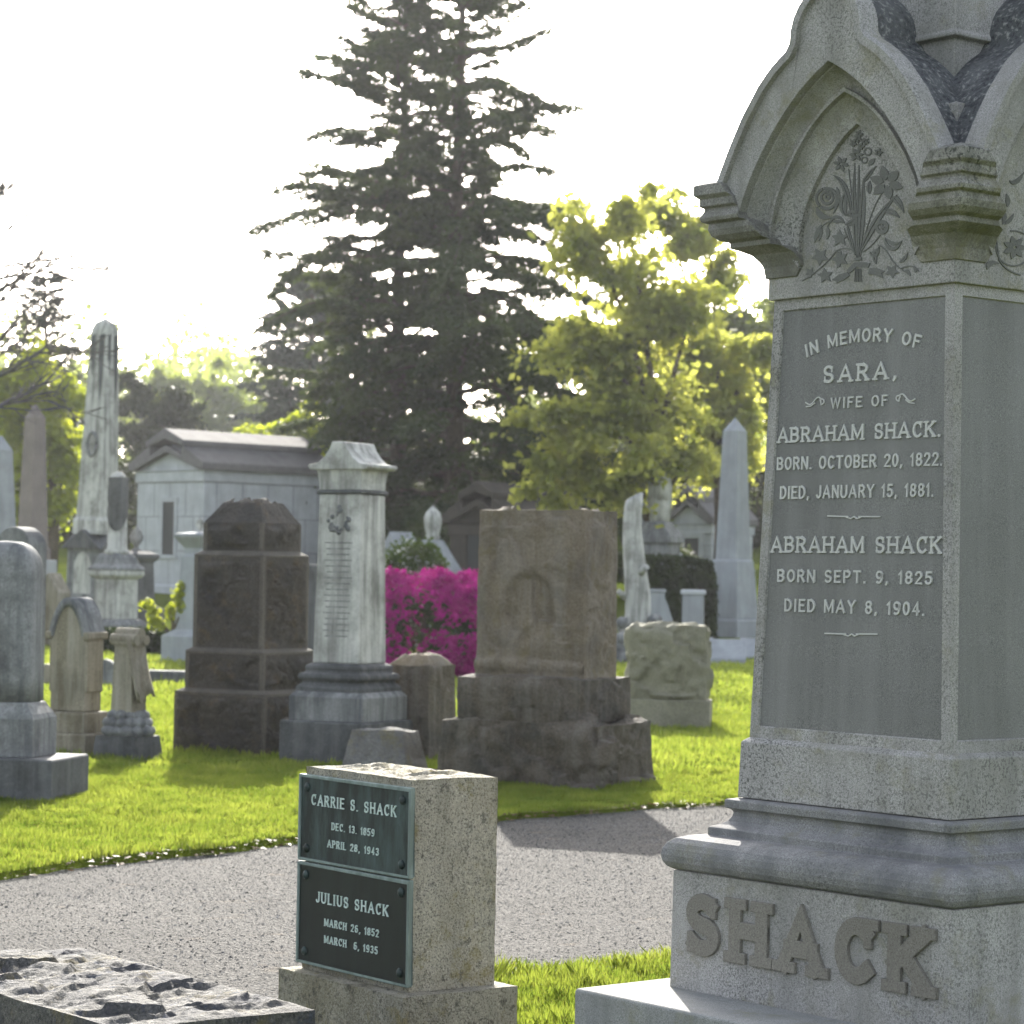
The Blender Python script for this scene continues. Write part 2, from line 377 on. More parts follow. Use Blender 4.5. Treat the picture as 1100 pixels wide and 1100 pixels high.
# road
def road_mat():
    m, nt, b = new_mat('worn chip seal road'); v = coords(nt, world_space=True)
    vo = N(nt, 'ShaderNodeTexVoronoi'); vo.inputs['Scale'].default_value = 75; nt.links.new(v, vo.inputs['Vector'])
    sepc = ramp(nt, vo.outputs['Color'], [(0.0, (0.04, 0.0395, 0.0385)), (0.5, (0.07, 0.069, 0.067)), (1.0, (0.12, 0.117, 0.112))])
    big = ramp(nt, noise_tex(nt, v, 0.9, 5, 0.6), [(0.3, (0.75, 0.74, 0.73)), (0.7, (1.15, 1.13, 1.1))])
    c = mix(nt, 1.0, sepc, big, 'MULTIPLY')
    f = ramp(nt, noise_tex(nt, v, 3.0, 7, 0.7), [(0.6, (0, 0, 0)), (0.75, (0.5, 0.5, 0.5))])
    c = mix(nt, f, c, (0.2, 0.15, 0.1))
    nt.links.new(c, b.inputs['Base Color']); b.inputs['Roughness'].default_value = 0.9
    b.inputs['Specular IOR Level'].default_value = 0.12
    bp = N(nt, 'ShaderNodeBump'); bp.inputs['Strength'].default_value = 1.0; bp.inputs['Distance'].default_value = 0.012
    nt.links.new(vo.outputs['Distance'], bp.inputs['Height']); nt.links.new(bp.outputs[0], b.inputs['Normal'])
    return m
M['road'] = road_mat()
def pebble_mat():
    m, nt, b = new_mat('crushed stone chips'); v = coords(nt, world_space=True)
    f = noise_tex(nt, v, 55, 1, 0.5)
    c = ramp(nt, f, [(0.35, (0.019, 0.0205, 0.023)), (0.5, (0.045, 0.0475, 0.052)), (0.67, (0.16, 0.164, 0.172))])
    nt.links.new(c, b.inputs['Base Color']); b.inputs['Roughness'].default_value = 0.85
    c3 = mix(nt, 1.0, c, ramp(nt, noise_tex(nt, coords(nt, (.35, 1, 1), True), 1.4, 6, 0.65), [(0.35, (0.7, 0.69, 0.68)), (0.65, (1.15, 1.15, 1.15))]), 'MULTIPLY'); nt.links.new(c3, b.inputs['Base Color'])
    b.inputs['Specular IOR Level'].default_value = 0.12
    return m
M['chips'] = pebble_mat()
def lawn_mat():
    m, nt, b = new_mat('lawn soil and turf'); v = coords(nt, world_space=True)
    c = ramp(nt, noise_tex(nt, v, 1.2, 6, 0.65), [(0.3, (0.06, 0.085, 0.012)), (0.6, (0.11, 0.14, 0.02)), (0.8, (0.15, 0.16, 0.03))])
    c2 = mix(nt, ramp(nt, noise_tex(nt, v, 40, 4, 0.7), [(0.4, (0, 0, 0)), (0.7, (0.6, 0.6, 0.6))]), c, (0.05, 0.06, 0.015))
    nt.links.new(c2, b.inputs['Base Color']); b.inputs['Roughness'].default_value = 1.0
    b.inputs['Specular IOR Level'].default_value = 0.0
    bp = N(nt, 'ShaderNodeBump'); bp.inputs['Strength'].default_value = 0.8; bp.inputs['Distance'].default_value = 0.04
    nt.links.new(noise_tex(nt, v, 30, 5, 0.7), bp.inputs['Height']); nt.links.new(bp.outputs[0], b.inputs['Normal'])
    return m
M['lawn'] = lawn_mat()
M['dirt'] = stone('bare edge soil', (0.12, 0.085, 0.055), (0.05, 0.035, 0.02), (0.22, 0.17, 0.12), 40, 0.8, bump=1.0, bump_scale=40)

# ---------------------------------------------------------------- ground, road
def edge_line(pts, jit, seed):
    """pixel points along a road edge -> function Y(x) on the ground with a ragged wobble"""
    P = [atZ(px, py, 0.0) for px, py in pts]
    xs = np.array([p[0] for p in P]); ys = np.array([p[1] for p in P])
    k = np.polyfit(xs, ys, 2)
    def f(x):
        x = np.asarray(x, float)
        xc = np.clip(x, xs.min() - 6, xs.max() + 6)
        base = np.polyval(k, np.clip(xc, xs.min(), xs.max()))
        d0 = np.polyval(np.polyder(k), xs.min()); d1 = np.polyval(np.polyder(k), xs.max())
        base = base + np.where(x < xs.min(), (x - xs.min()) * d0, 0) + np.where(x > xs.max(), (x - xs.max()) * d1, 0)
        wob = 0.06 * np.sin(x * 2.3 + seed) + 0.04 * np.sin(x * 6.1 + 2 * seed) + 0.025 * np.sin(x * 14.3 + seed)
        return base + jit * wob
    return f
road_far = edge_line([(0, 936), (150, 917), (310, 898), (560, 874), (700, 863), (785, 857)], 1.0, 0.7)
road_near = edge_line([(300, 1092), (440, 1066), (540, 1050), (630, 1040), (720, 1029)], 0.8, 2.1)

def axis(dense0, dense1, step, lo, hi):
    a = list(np.arange(dense0, dense1 + 1e-6, step)); s = step
    x = dense1
    while x < hi: s *= 1.35; x += s; a.append(x)
    s = step; x = dense0; pre = []
    while x > lo: s *= 1.35; x -= s; pre.append(x)
    return np.array(pre[::-1] + a)
gx = axis(-6, 6, 0.12, -600, 600); gy = axis(3, 20, 0.09, -60, 900)
XX, YY = np.meshgrid(gx, gy, indexing='ij')
inroad = sstep(-0.10, 0.06, YY - road_near(XX)) * sstep(-0.10, 0.06, road_far(XX) - YY)
ZZ = gz(XX, YY) - 0.07 * inroad
bump = np.array([[mn.noise(Vector((float(x) * 1.7, float(y) * 1.7, 0))) if abs(x) < 12 and y < 40 else 0 for y in gy] for x in gx])
ZZ = ZZ + bump * 0.02 * (1 - inroad)
m = MB()
n1 = len(gy)
m.v = [tuple(p) for p in np.stack([XX, YY, ZZ], -1).reshape(-1, 3).tolist()]
m.f = [(i * n1 + j, (i + 1) * n1 + j, (i + 1) * n1 + j + 1, i * n1 + j + 1) for i in range(len(gx) - 1) for j in range(n1 - 1)]
m.sm = [True] * len(m.f)
tag(m.build('ground', M['lawn'], fix=False), kind='structure')
# road sheet, a few centimetres below the turf
rx = np.concatenate([np.arange(-40, -7, 1.0), np.arange(-7, 7, 0.15), np.arange(7, 41, 1.0)])
m = MB(); K = 14
for x in rx:
    y0, y1 = float(road_near(x)) - 0.12, float(road_far(x)) + 0.12
    for k in range(K + 1):
        t = k / K; m.v.append((float(x), y0 + (y1 - y0) * t, -0.05 + 0.035 * math.sin(math.pi * t) + 0.004))
m.f = [(i * (K + 1) + j, (i + 1) * (K + 1) + j, (i + 1) * (K + 1) + j + 1, i * (K + 1) + j + 1) for i in range(len(rx) - 1) for j in range(K)]
m.sm = [True] * len(m.f)
tag(m.build('road', M['road'], fix=False), kind='structure')

rng = np.random.default_rng(5)
def road_z(x, y):
    t = np.clip((y - road_near(x) + 0.12) / (road_far(x) - road_near(x) + 0.24), 0, 1)
    return -0.046 + 0.035 * np.sin(math.pi * t)
# loose chips over the visible stretch
n = 125000
x = rng.uniform(-5.2, 3.6, n); t = rng.uniform(0.0, 1, n)
y = road_near(x) + (road_far(x) - road_near(x)) * t
vis = np.abs(x) / y < 0.32
x, y = x[vis], y[vis]; n = len(x)
z = road_z(x, y)
sz = rng.uniform(0.003, 0.0065, n) * (1 + 0.8 * (rng.random(n) < 0.08))
ang = rng.uniform(0, 6.28, n)
base = np.stack([x, y, z], -1)
tri = []
for k in range(4):
    a = ang + k * 1.5708 + rng.uniform(-.4, .4, n)
    tri.append(base + np.stack([np.cos(a) * sz, np.sin(a) * sz, np.zeros(n) - 0.001], -1))
apex = base + np.stack([rng.normal(0, .3, n) * sz, rng.normal(0, .3, n) * sz, sz * rng.uniform(.2, .6, n)], -1)
faces = np.concatenate([np.stack([tri[k], tri[(k + 1) % 4], apex], 1) for k in range(4)], 0)
tag(np_obj('gravel', faces, 3, M['chips']), kind='stuff')

def blades(x, y, z, hgt, wid, lean=0.35):
    n = len(x); a = rng.uniform(0, 6.28, n); l = rng.normal(0, lean, n)[:, None] * hgt[:, None]
    d = np.stack([np.cos(a), np.sin(a), np.zeros(n)], -1); e = np.stack([-np.sin(a), np.cos(a), np.zeros(n)], -1)
    p = np.stack([x, y, z - 0.004], -1)
    up = np.array([0, 0, 1.0])
    mid = p + up * hgt[:, None] * 0.55 + d * l * 0.35
    tip = p + up * hgt[:, None] + d * l
    w = wid[:, None]
    return np.stack([p - e * w, p + e * w, mid + e * w * .8, tip, mid - e * w * .8], 1)
def patch(n, x0, x1, y0, y1, keep, h0, h1, w):
    n = int(n * 1.45); xc = (x0 + x1) / 2; x0, x1 = xc + (x0 - xc) * 1.5, xc + (x1 - xc) * 1.5
    x = rng.uniform(x0, x1, n); y = rng.uniform(y0, y1, n)
    k = keep(x, y) & (np.abs(x) / np.maximum(y, .1) < 0.34); x, y = x[k], y[k]; n = len(x)
    cl = np.array([mn.noise(Vector((float(a) * 2.2, float(b) * 2.2, 3))) for a, b in zip(x, y)])
    cl2 = np.array([mn.noise(Vector((float(a) * 9, float(b) * 9, 8))) for a, b in zip(x, y)])
    hh = rng.uniform(h0, h1, n) * (1 + 0.8 * cl + 0.9 * cl2)
    return blades(x, y, gz(x, y) + cl * 0.0, np.maximum(hh, .012), np.full(n, w) * rng.uniform(.7, 1.4, n))
G = []
far_side = lambda x, y: y > road_far(x) - 0.04 + 0.05 * np.sin(x * 9)
near_side = lambda x, y: y < road_near(x) + 0.04 + 0.04 * np.sin(x * 11)
G.append(patch(430000, -4.6, 3.4, 11.2, 19, far_side, 0.018, 0.04, 0.0026))
G.append(patch(160000, -6.5, 6.0, 18.5, 28, far_side, 0.025, 0.055, 0.005))
G.append(patch(90000, -10, 10, 27, 46, far_side, 0.03, 0.07, 0.012))
G.append(patch(95000, -1.2, 0.95, 6.6, 10.4, near_side, 0.022, 0.055, 0.0019))
tag(np_obj('grass', np.concatenate(G).reshape(-1, 3), 5, M['grass']), kind='stuff')
# dead leaves and bare soil along the far edge of the road
n = 650
x = rng.uniform(-3.5, 2.8, n); y = road_far(x) + rng.normal(-0.02, 0.06, n); y2 = road_near(x[:200]) + rng.normal(0.0, 0.05, 200)
x = np.concatenate([x, x[:200]]); y = np.concatenate([y, y2]); n = len(x)
z = np.where(rng.random(n) < .5, road_z(x, y), -0.02) + rng.uniform(0.004, 0.02, n)
sz = rng.uniform(0.008, 0.024, n); L = []
for k in range(4):
    a = rng.uniform(0, 0.5, n) + k * 1.57 + x * 50
    L.append(np.stack([x + np.cos(a) * sz, y + np.sin(a) * sz * .8, z + rng.normal(0, .4, n) * sz * .5], -1))
tag(np_obj('fallen_leaves', np.stack(L, 1).reshape(-1, 3), 4, M['litter']), kind='stuff')
#@@LETTERS
# ---------------------------------------------------------------- drawn alphabet (stroke centre lines in a unit-high box)
def arc(cx, cy, rx, ry, a0, a1, n=10):
    return [(cx + rx * math.cos(R(a0 + (a1 - a0) * i / n)), cy + ry * math.sin(R(a0 + (a1 - a0) * i / n))) for i in range(n + 1)]
# char: (width, strokes, serif spots (x, 0|1))
GL = {
 'A': (.74, [[(0, 0), (.37, 1), (.74, 0)], [(.13, .33), (.61, .33)]], [(0, 0), (.74, 0)]),
 'B': (.56, [[(0, 0), (0, 1)], [(0, 1), (.3, 1)] + arc(.3, .76, .22, .24, 90, -90) + [(0, .52)], [(.3, .52)] + arc(.3, .26, .26, .26, 90, -90) + [(0, 0)]], [(0, 0), (0, 1)]),
 'C': (.6, [arc(.32, .5, .32, .5, 48, 312, 16)], [(.535, 1)]),
 'D': (.6, [[(0, 0), (0, 1)], [(0, 1), (.22, 1)] + arc(.22, .5, .38, .5, 90, -90, 14) + [(0, 0)]], [(0, 0), (0, 1)]),
 'E': (.5, [[(0, 0), (0, 1)], [(0, 1), (.5, 1)], [(0, .52), (.4, .52)], [(0, 0), (.5, 0)]], [(0, 0), (0, 1)]),
 'F': (.48, [[(0, 0), (0, 1)], [(0, 1), (.48, 1)], [(0, .52), (.38, .52)]], [(0, 0), (0, 1)]),
 'H': (.62, [[(0, 0), (0, 1)], [(.62, 0), (.62, 1)], [(0, .52), (.62, .52)]], [(0, 0), (0, 1), (.62, 0), (.62, 1)]),
 'I': (.06, [[(.03, 0), (.03, 1)]], [(.03, 0), (.03, 1)]),
 'J': (.4, [[(.4, 1), (.4, .22)] + arc(.2, .22, .2, .22, 0, -170, 9)], [(.4, 1)]),
 'K': (.62, [[(0, 0), (0, 1)], [(.58, 1), (0, .38)], [(.2, .58), (.62, 0)]], [(0, 0), (0, 1), (.62, 0), (.58, 1)]),
 'L': (.46, [[(0, 1), (0, 0)], [(0, 0), (.46, 0)]], [(0, 1), (0, 0)]),
 'M': (.8, [[(0, 0), (0, 1)], [(0, 1), (.4, .12), (.8, 1)], [(.8, 1), (.8, 0)]], [(0, 0), (.8, 0)]),
 'N': (.62, [[(0, 0), (0, 1)], [(0, 1), (.62, 0)], [(.62, 0), (.62, 1)]], [(0, 0), (.62, 1)]),
 'O': (.66, [arc(.33, .5, .33, .5, 90, 450, 22)], []),
 'P': (.52, [[(0, 0), (0, 1)], [(0, 1), (.28, 1)] + arc(.28, .74, .24, .26, 90, -90) + [(0, .48)]], [(0, 0), (0, 1)]),
 'R': (.58, [[(0, 0), (0, 1)], [(0, 1), (.28, 1)] + arc(.28, .75, .24, .25, 90, -90) + [(0, .5)], [(.28, .5), (.58, 0)]], [(0, 0), (0, 1), (.58, 0)]),
 'S': (.52, [arc(.26, .75, .25, .25, 38, 270, 12) + arc(.26, .25, .27, .25, 90, -142, 12)[1:]], []),
 'T': (.58, [[(.29, 0), (.29, 1)], [(0, 1), (.58, 1)]], [(.29, 0)]),
 'U': (.6, [[(0, 1), (0, .3)] + arc(.3, .3, .3, .3, 180, 360, 12) + [(.6, 1)]], [(0, 1), (.6, 1)]),
 'W': (.96, [[(0, 1), (.24, 0), (.48, .95), (.72, 0), (.96, 1)]], [(0, 1), (.96, 1)]),
 'Y': (.64, [[(0, 1), (.32, .48), (.64, 1)], [(.32, .48), (.32, 0)]], [(0, 1), (.64, 1), (.32, 0)]),
 '0': (.5, [arc(.25, .5, .25, .5, 90, 450, 20)], []),
 '1': (.22, [[(0, .78), (.16, 1), (.16, 0)]], []),
 '2': (.5, [arc(.25, .72, .25, .28, 165, -30, 10) + [(0, 0), (.5, 0)]], []),
 '3': (.5, [arc(.24, .76, .23, .24, 150, -90, 11) + arc(.24, .26, .26, .26, 90, -150, 11)[1:]], []),
 '4': (.52, [[(.38, 0), (.38, 1), (0, .28), (.52, .28)]], []),
 '5': (.5, [[(.46, 1), (.08, 1), (.04, .56)] + arc(.24, .31, .26, .31, 120, -150, 12)], []),
 '6': (.5, [arc(.3, .62, .28, .38, 60, 180, 8) + arc(.25, .3, .25, .3, 180, 540, 18)[1:]], []),
 '8': (.5, [arc(.25, .76, .22, .24, 90, 450, 16), arc(.25, .26, .25, .26, 90, 450, 16)], []),
 '9': (.5, [arc(.2, .38, .28, .38, -120, 0, 8) + arc(.25, .7, .25, .3, 0, 360, 18)[1:]], []),
 '.': (.05, [[(.02, 0), (.03, 0)]], []),
 ',': (.07, [[(.06, .03), (.06, 0), (0, -.14)]], []),
 ' ': (.3, [], []),
}
def strip(poly, t):
    P = [np.array(p, float) for p in poly]
    closed = len(P) > 3 and np.linalg.norm(P[0] - P[-1]) < 1e-6
    n = len(P); Lp, Rp = [], []
    for i in range(n):
        a = P[i] - P[i - 1] if i > 0 else (P[-1] - P[-2] if closed else P[1] - P[0])
        b = P[i + 1] - P[i] if i < n - 1 else (P[1] - P[0] if closed else P[-1] - P[-2])
        a = a / (np.linalg.norm(a) + 1e-9); b = b / (np.linalg.norm(b) + 1e-9)
        nn = np.array([-(a + b)[1], (a + b)[0]]); L = np.linalg.norm(nn)
        if L < 0.3: nn = np.array([-a[1], a[0]]); k = 1
        else: nn /= L; k = min(1.6, 1 / max(.4, nn @ np.array([-a[1], a[0]])))
        p = P[i].copy()
        if not closed and i == 0: p -= b * t / 2
        if not closed and i == n - 1: p += a * t / 2
        Lp.append(p + nn * t / 2 * k); Rp.append(p - nn * t / 2 * k)
    return Lp, Rp
class Lettering:
    """collects raised strokes; put(x, z, out) turns panel coordinates into local space"""
    def __init__(s, put): s.put = put; s.mb = MB(); s.k = 0
    def stroke(s, poly, t, depth):
        s.k += 1; dz = depth + (s.k % 13) * 0.00006
        Lp, Rp = strip(poly, t)
        fr = [s.put(*p, dz) for p in Lp]; fr2 = [s.put(*p, dz) for p in Rp]
        bk = [s.put(*p, -0.002) for p in Lp]; bk2 = [s.put(*p, -0.002) for p in Rp]
        n = len(fr); vs = fr + fr2 + bk + bk2; fs = []
        for i in range(n - 1):
            fs += [(i, n + i, n + i + 1, i + 1), (i, i + 1, 2 * n + i + 1, 2 * n + i), (n + i + 1, n + i, 3 * n + i, 3 * n + i + 1)]
        fs += [(0, 2 * n, 3 * n, n), (n - 1, 2 * n - 1, 4 * n - 1, 3 * n - 1)]
        s.mb.add(vs, fs)
    def poly(s, pts, depth):
        s.k += 1; dz = depth + (s.k % 13) * 0.00006; n = len(pts)
        s.mb.add([s.put(*p, dz) for p in pts] + [s.put(*p, -0.001) for p in pts], [tuple(range(n))] + [(i, (i + 1) % n, n + (i + 1) % n, n + i) for i in range(n)])
    def text(s, txt, x0, x1, z, hgt, t=0.13, depth=0.004, serif=False, gap=.22, bow=0.0, st=None, sw=None):
        st = st or t * .75; sw = sw or t * 2.3
        W = sum(GL[c][0] for c in txt) + (gap + t) * (len(txt) - 1) + t
        sx = (x1 - x0) / W; cur = t / 2
        thick = t * min(1.25, (0.5 * sx + 0.5 * hgt) / hgt) * hgt
        for c in txt:
            w, strokes, ser = GL[c]; xc = (cur + w / 2) / W * 2 - 1
            dz = bow * (1 - xc * xc); rot = -2 * bow * xc * 2 / (x1 - x0) * 0.9 if bow else 0
            cx0 = x0 + (cur + w / 2) * sx; cr, sr = math.cos(rot), math.sin(rot)
            def tf(p):
                lx = (p[0] - w / 2) * sx; lz = (t / 2 + p[1] * (1 - t)) * hgt
                return (cx0 + lx * cr - lz * sr, z + dz + lx * sr + lz * cr)
            for q in strokes: s.stroke([tf(p) for p in q], thick, depth)
            if serif:
                for (px, e) in ser:
                    yy = (st / 2 - t / 2) / (1 - t) if e == 0 else (1 - st / 2 - t / 2) / (1 - t)
                    s.stroke([tf((px - sw / 2 + st / 2, yy)), tf((px + sw / 2 - st / 2, yy))], st * hgt, depth)
                if c in 'S':
                    for (px, y0, y1) in (((.47, .68, .98), (.02, .02, .32)) if t < .2 else ((.515, .74, 1.03), (-.03, -.03, .26))):
                        s.stroke([tf((px, y0)), tf((px, y1))], st * hgt * (.9 if t < .2 else .7), depth)
                if c == 'C':
                    s.stroke([tf((.56, .68)), tf((.56, .98 if t < .2 else 1.03))], st * hgt * .9, depth)
            cur += w + gap + t
    def build(s, name, mat, parent, bevel=0): return s.mb.build(name, mat, parent, bevel, fix=False)

# ---------------------------------------------------------------- the tall granite family monument
YAW = R(39.0)
MC = np.array([1.156, 7.0, 0]); MX = np.array([math.sin(YAW), -math.cos(YAW), 0]); MY = np.array([math.cos(YAW), math.sin(YAW), 0])
mon = thing('family_monument', 'tall grey granite monument with pointed arches and raised name across its base', 'monument', (1.156, 7.0, 0), YAW - R(90))
def fr(px, py, d):                                    # pixel -> (x, z) on the front plane at distance d
    r = on_plane(px, py, MC - MY * d, -MY) - MC; return float(r @ MX), float(r[2])
def fr_sh(px, py):                                    # on the battered shaft
    d = .34
    for _ in range(6):
        x, z = fr(px, py, d); d = .3565 + (z - 1.013) * (.3212 - .3565) / (2.204 - 1.013)
    return x, z
def ri(px, py, d):
    r = on_plane(px, py, MC + MX * d, MX) - MC; return float(r @ MY), float(r[2])
def hsh(z): return .3565 + (z - 1.013) * (.3212 - .3565) / (2.204 - 1.013)
def rot4(k, p):
    x, y, z = p
    for _ in range(k): x, y = -y, x
    return (x, y, z)

m = MB(); m.rect([(.62, .74, -.1), (.62, .74, .332), (.615, .735, .338)])
m.build('base_slab', M['granite_base'], mon, 0.006)
m = MB(); m.sq([(.503, .334), (.4995, .655)])
die = m.build('die', M['granite'], mon, 0.005)
put_die = lambda x, z, o: (x, -(.503 - (z - .334) * .011 + o), z)
L = Lettering(put_die)
a0, a1 = fr(733, 1024, .51), fr(1003.6, 1074, .51)
b0, b1 = fr(733, 957, .51), fr(1001, 997, .51)
zb, zt = (a0[1] + a1[1]) / 2, (b0[1] + b1[1]) / 2
L.text('SHACK', a0[0] + .012, a1[0] - .012, zb, zt - zb, t=.27, depth=.011, serif=True, gap=.25, st=.17, sw=.5)
L.build('lettering', M['granite_name'], die, 0.002)
m = MB()
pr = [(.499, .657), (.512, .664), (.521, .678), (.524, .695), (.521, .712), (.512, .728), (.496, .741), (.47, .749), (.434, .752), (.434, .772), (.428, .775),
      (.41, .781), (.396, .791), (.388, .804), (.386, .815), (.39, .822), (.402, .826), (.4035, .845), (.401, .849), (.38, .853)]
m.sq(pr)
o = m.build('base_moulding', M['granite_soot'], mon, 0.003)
m = MB(); m.sq([(.378, .855), (.3735, 1.006), (.3575, 1.018)])
m.build('plinth', M['granite'], mon, 0.003)
# shaft with a recessed panel on each side
tl, tr, bl, br = fr_sh(839.8, 334.2), fr_sh(1014.9, 316.7), fr_sh(813.6, 781), fr_sh(1010.5, 796)
pt, pb = (tr[0] - tl[0]) / 2, (br[0] - bl[0]) / 2; pzt, pzb = (tl[1] + tr[1]) / 2, (bl[1] + br[1]) / 2
m = MB(); pm = MB(); z0, z1 = 1.017, 2.206
for k in range(4):
    f = lambda x, z, o=0: rot4(k, (x, -(hsh(z) + o), z))
    O_ = [f(-hsh(z0), z0), f(hsh(z0), z0), f(hsh(z1), z1), f(-hsh(z1), z1)]
    I_ = [f(-pb, pzb), f(pb, pzb), f(pt, pzt), f(-pt, pzt)]
    D_ = [f(-pb + .003, pzb + .003, -.006), f(pb - .003, pzb + .003, -.006), f(pt - .003, pzt - .003, -.006), f(-pt + .003, pzt - .003, -.006)]
    m.add(O_ + I_ + D_, [(i, (i + 1) % 4, 4 + (i + 1) % 4, 4 + i) for i in range(4)] + [(4 + i, 4 + (i + 1) % 4, 8 + (i + 1) % 4, 8 + i) for i in range(4)])
    pm.add(D_, [(0, 1, 2, 3)])
shaft = m.build('shaft', M['granite'], mon, 0)
panel = pm.build('panel', M['granite_panel'], shaft)
put_sh = lambda x, z, o: (x, -(hsh(z) - .006 + o), z)
L = Lettering(put_sh)
def line(txt, lx, ly, rx, ry, hpx, t=.14, serif=False, **kw):
    a, b = fr_sh(lx, ly), fr_sh(rx, ry); mid = fr_sh((lx + rx) / 2, (ly + ry) / 2); mid2 = fr_sh((lx + rx) / 2, (ly + ry) / 2 - hpx)
    L.text(txt, a[0], b[0], (a[1] + b[1]) / 2, mid2[1] - mid[1], t, .004, serif, **kw)
Z2 = lambda x, y: (700 + x / 2.75, 300 + y / 2.75)
line('IN MEMORY OF', *Z2(455, 232), *Z2(788, 205), 14.5, .17, bow=.030)
line('SARA,', *Z2(505, 304), *Z2(720, 297), 19, .15, True, gap=.34)
line('WIFE OF', *Z2(526, 381), *Z2(694, 375), 12, .15, gap=.3)
line('ABRAHAM SHACK.', *Z2(370, 479), *Z2(851, 470), 17, .15, True)
line('BORN. OCTOBER 20, 1822.', *Z2(368, 561), *Z2(856, 554), 14.5, .16)
line('DIED, JANUARY 15, 1881.', *Z2(377, 649), *Z2(830, 643), 14.5, .16)
line('ABRAHAM SHACK', *Z2(350, 809), *Z2(853, 809), 18, .15, True)
line('BORN SEPT. 9, 1825', *Z2(369, 895), *Z2(826, 901), 14, .16, gap=.27)
line('DIED MAY 8, 1904.', *Z2(390, 983), *Z2(803, 993), 14.5, .16, gap=.27)
def pz(pts, t):
    L.stroke([fr_sh(*Z2(*p)) for p in pts], t, .003)
for yy, xx in ((701, 518), (1048, 510)):
    pz([(xx, yy - 2), (xx + 60, yy)], .0035); pz([(xx + 92, yy), (xx + 153, yy)], .0035)
    pz([(xx + 55, yy + 2), (xx + 68, yy + 6), (xx + 77, yy), (xx + 86, yy + 6), (xx + 97, yy + 2)], .003)
def scroll(cx, cy, sg):
    pts = []
    for i in range(26):
        u = i / 25; x = -30 + 44 * u
        y = 10 * math.sin(u * 5.2 + .4) * (0.5 + u)
        pts.append((cx + sg * x, cy + y))
    for i in range(14):
        a = i / 13 * 4.4; r = 11 * (1 - i / 18)
        pts.append((cx + sg * (16 + r * math.sin(a)), cy - 3 + r * math.cos(a)))
    pz(pts, .0032); pz([(cx + sg * -28, cy + 14), (cx + sg * -14, cy + 12), (cx + sg * -4, cy + 4)], .003)
scroll(482, 362, 1); scroll(744, 352, -1)
L.build('inscription', M['granite_letter'], panel)

# frieze block, arched head
m = MB(); m.sq([(.334, 2.204), (.334, 2.50), (.333, 2.66), (.2, 2.70)])
frieze = m.build('frieze', M['granite'], mon, 0.003)
outl = [(.402, 2.515), (.385, 2.55), (.352, 2.61), (.305, 2.685), (.243, 2.763), (.2, 2.802), (.148, 2.838), (.128, 2.842), (.131, 2.868), (.124, 2.91), (.104, 2.945), (.072, 2.978), (.036, 3.005), (0, 3.03)]
a1 = [(.327, 2.42), (.312, 2.462), (.285, 2.515), (.25, 2.57), (.205, 2.628), (.155, 2.682), (.11, 2.723), (.055, 2.762), (0, 2.793)]
a2 = [(.266, 2.35), (.26, 2.405), (.245, 2.46), (.215, 2.52), (.17, 2.585), (.125, 2.638), (.085, 2.673), (.045, 2.70), (0, 2.722)]
a3 = [(.205, 2.28), (.205, 2.33), (.2, 2.385), (.183, 2.44), (.147, 2.505), (.11, 2.552), (.075, 2.59), (.035, 2.622), (0, 2.642)]
def resample(c, n=17):
    c = np.array(c); # smooth then by arclength
    d = np.r_[0, np.cumsum(np.linalg.norm(np.diff(c, axis=0), axis=1))]; t = np.linspace(0, d[-1], n)
    half = np.stack([np.interp(t, d, c[:, 0]), np.interp(t, d, c[:, 1])], 1)
    left = half.copy(); left[:, 0] *= -1
    return np.concatenate([left, half[::-1][1:]])
def lerpc(a, b, t): return a * (1 - t) + b * t
c0, c1, c2, c3 = (resample(c, 22) for c in (outl, a1, a2, a3))
def inset(c, d):
    o = c.copy(); n = len(c)
    for i in range(n):
        t = c[min(i + 1, n - 1)] - c[max(i - 1, 0)]; t = t / np.linalg.norm(t)
        o[i] = c[i] + np.array([t[1], -t[0]]) * d
    o[n // 2][0] = 0
    half = o[:n // 2 + 1]; half[:, 0] = np.minimum(half[:, 0], 0)
    o[:n // 2 + 1] = half; o[n // 2:] = (half * [-1, 1])[::-1]
    return o
c0i = inset(c0, .03)
rings = [(inset(c0, .03), .405), (inset(c0, .004), .405), (c0, .409), (c0, .462), (inset(c0, .004), .474), (inset(c0, .026), .474), (inset(c0, .027), .458), (lerpc(c0i, c1, .985), .458), (c1, .452)]
c1b = lerpc(c1, c2, .07)
rings.append((lerpc(c1, c2, .01), .432)); rings.append((c1b, .430))
for t, d in ((.2, .412), (.4, .397), (.6, .388), (.83, .383), (.84, .398), (1.0, .398)): rings.append((lerpc(c1, c2, t), d))
for t, d in ((.01, .380), (.2, .366), (.45, .354), (.75, .349), (.97, .348), (.98, .332)): rings.append((lerpc(c2, c3, t), d))
m = MB()
for k in range(4):
    rg = [[rot4(k, (p[0], -d, p[1])) for p in c] for c, d in rings]
    m.loft(rg, False, closed=False, caps=False)
head = m.build('arch_head', M['granite'], mon)
head.data.polygons.foreach_set('use_smooth', [True] * len(head.data.polygons)); head.data.set_sharp_from_angle(angle=R(28))
# roof slopes behind the arches carry a darker granite
m = MB()
for k in range(4):
    oc = inset(c0, .016)
    rg = [[rot4(k, (p[0], -(abs(p[0]) - .004 + (.42 - min(.40, abs(p[0]))) * u), p[1])) for p in oc] for u in (0, .25, .5, .75, 1)]
    m.loft(rg, True, closed=False, caps=False)
roof = m.build('roof', M['granite_dark'], mon); roof.data.set_sharp_from_angle(angle=R(35))
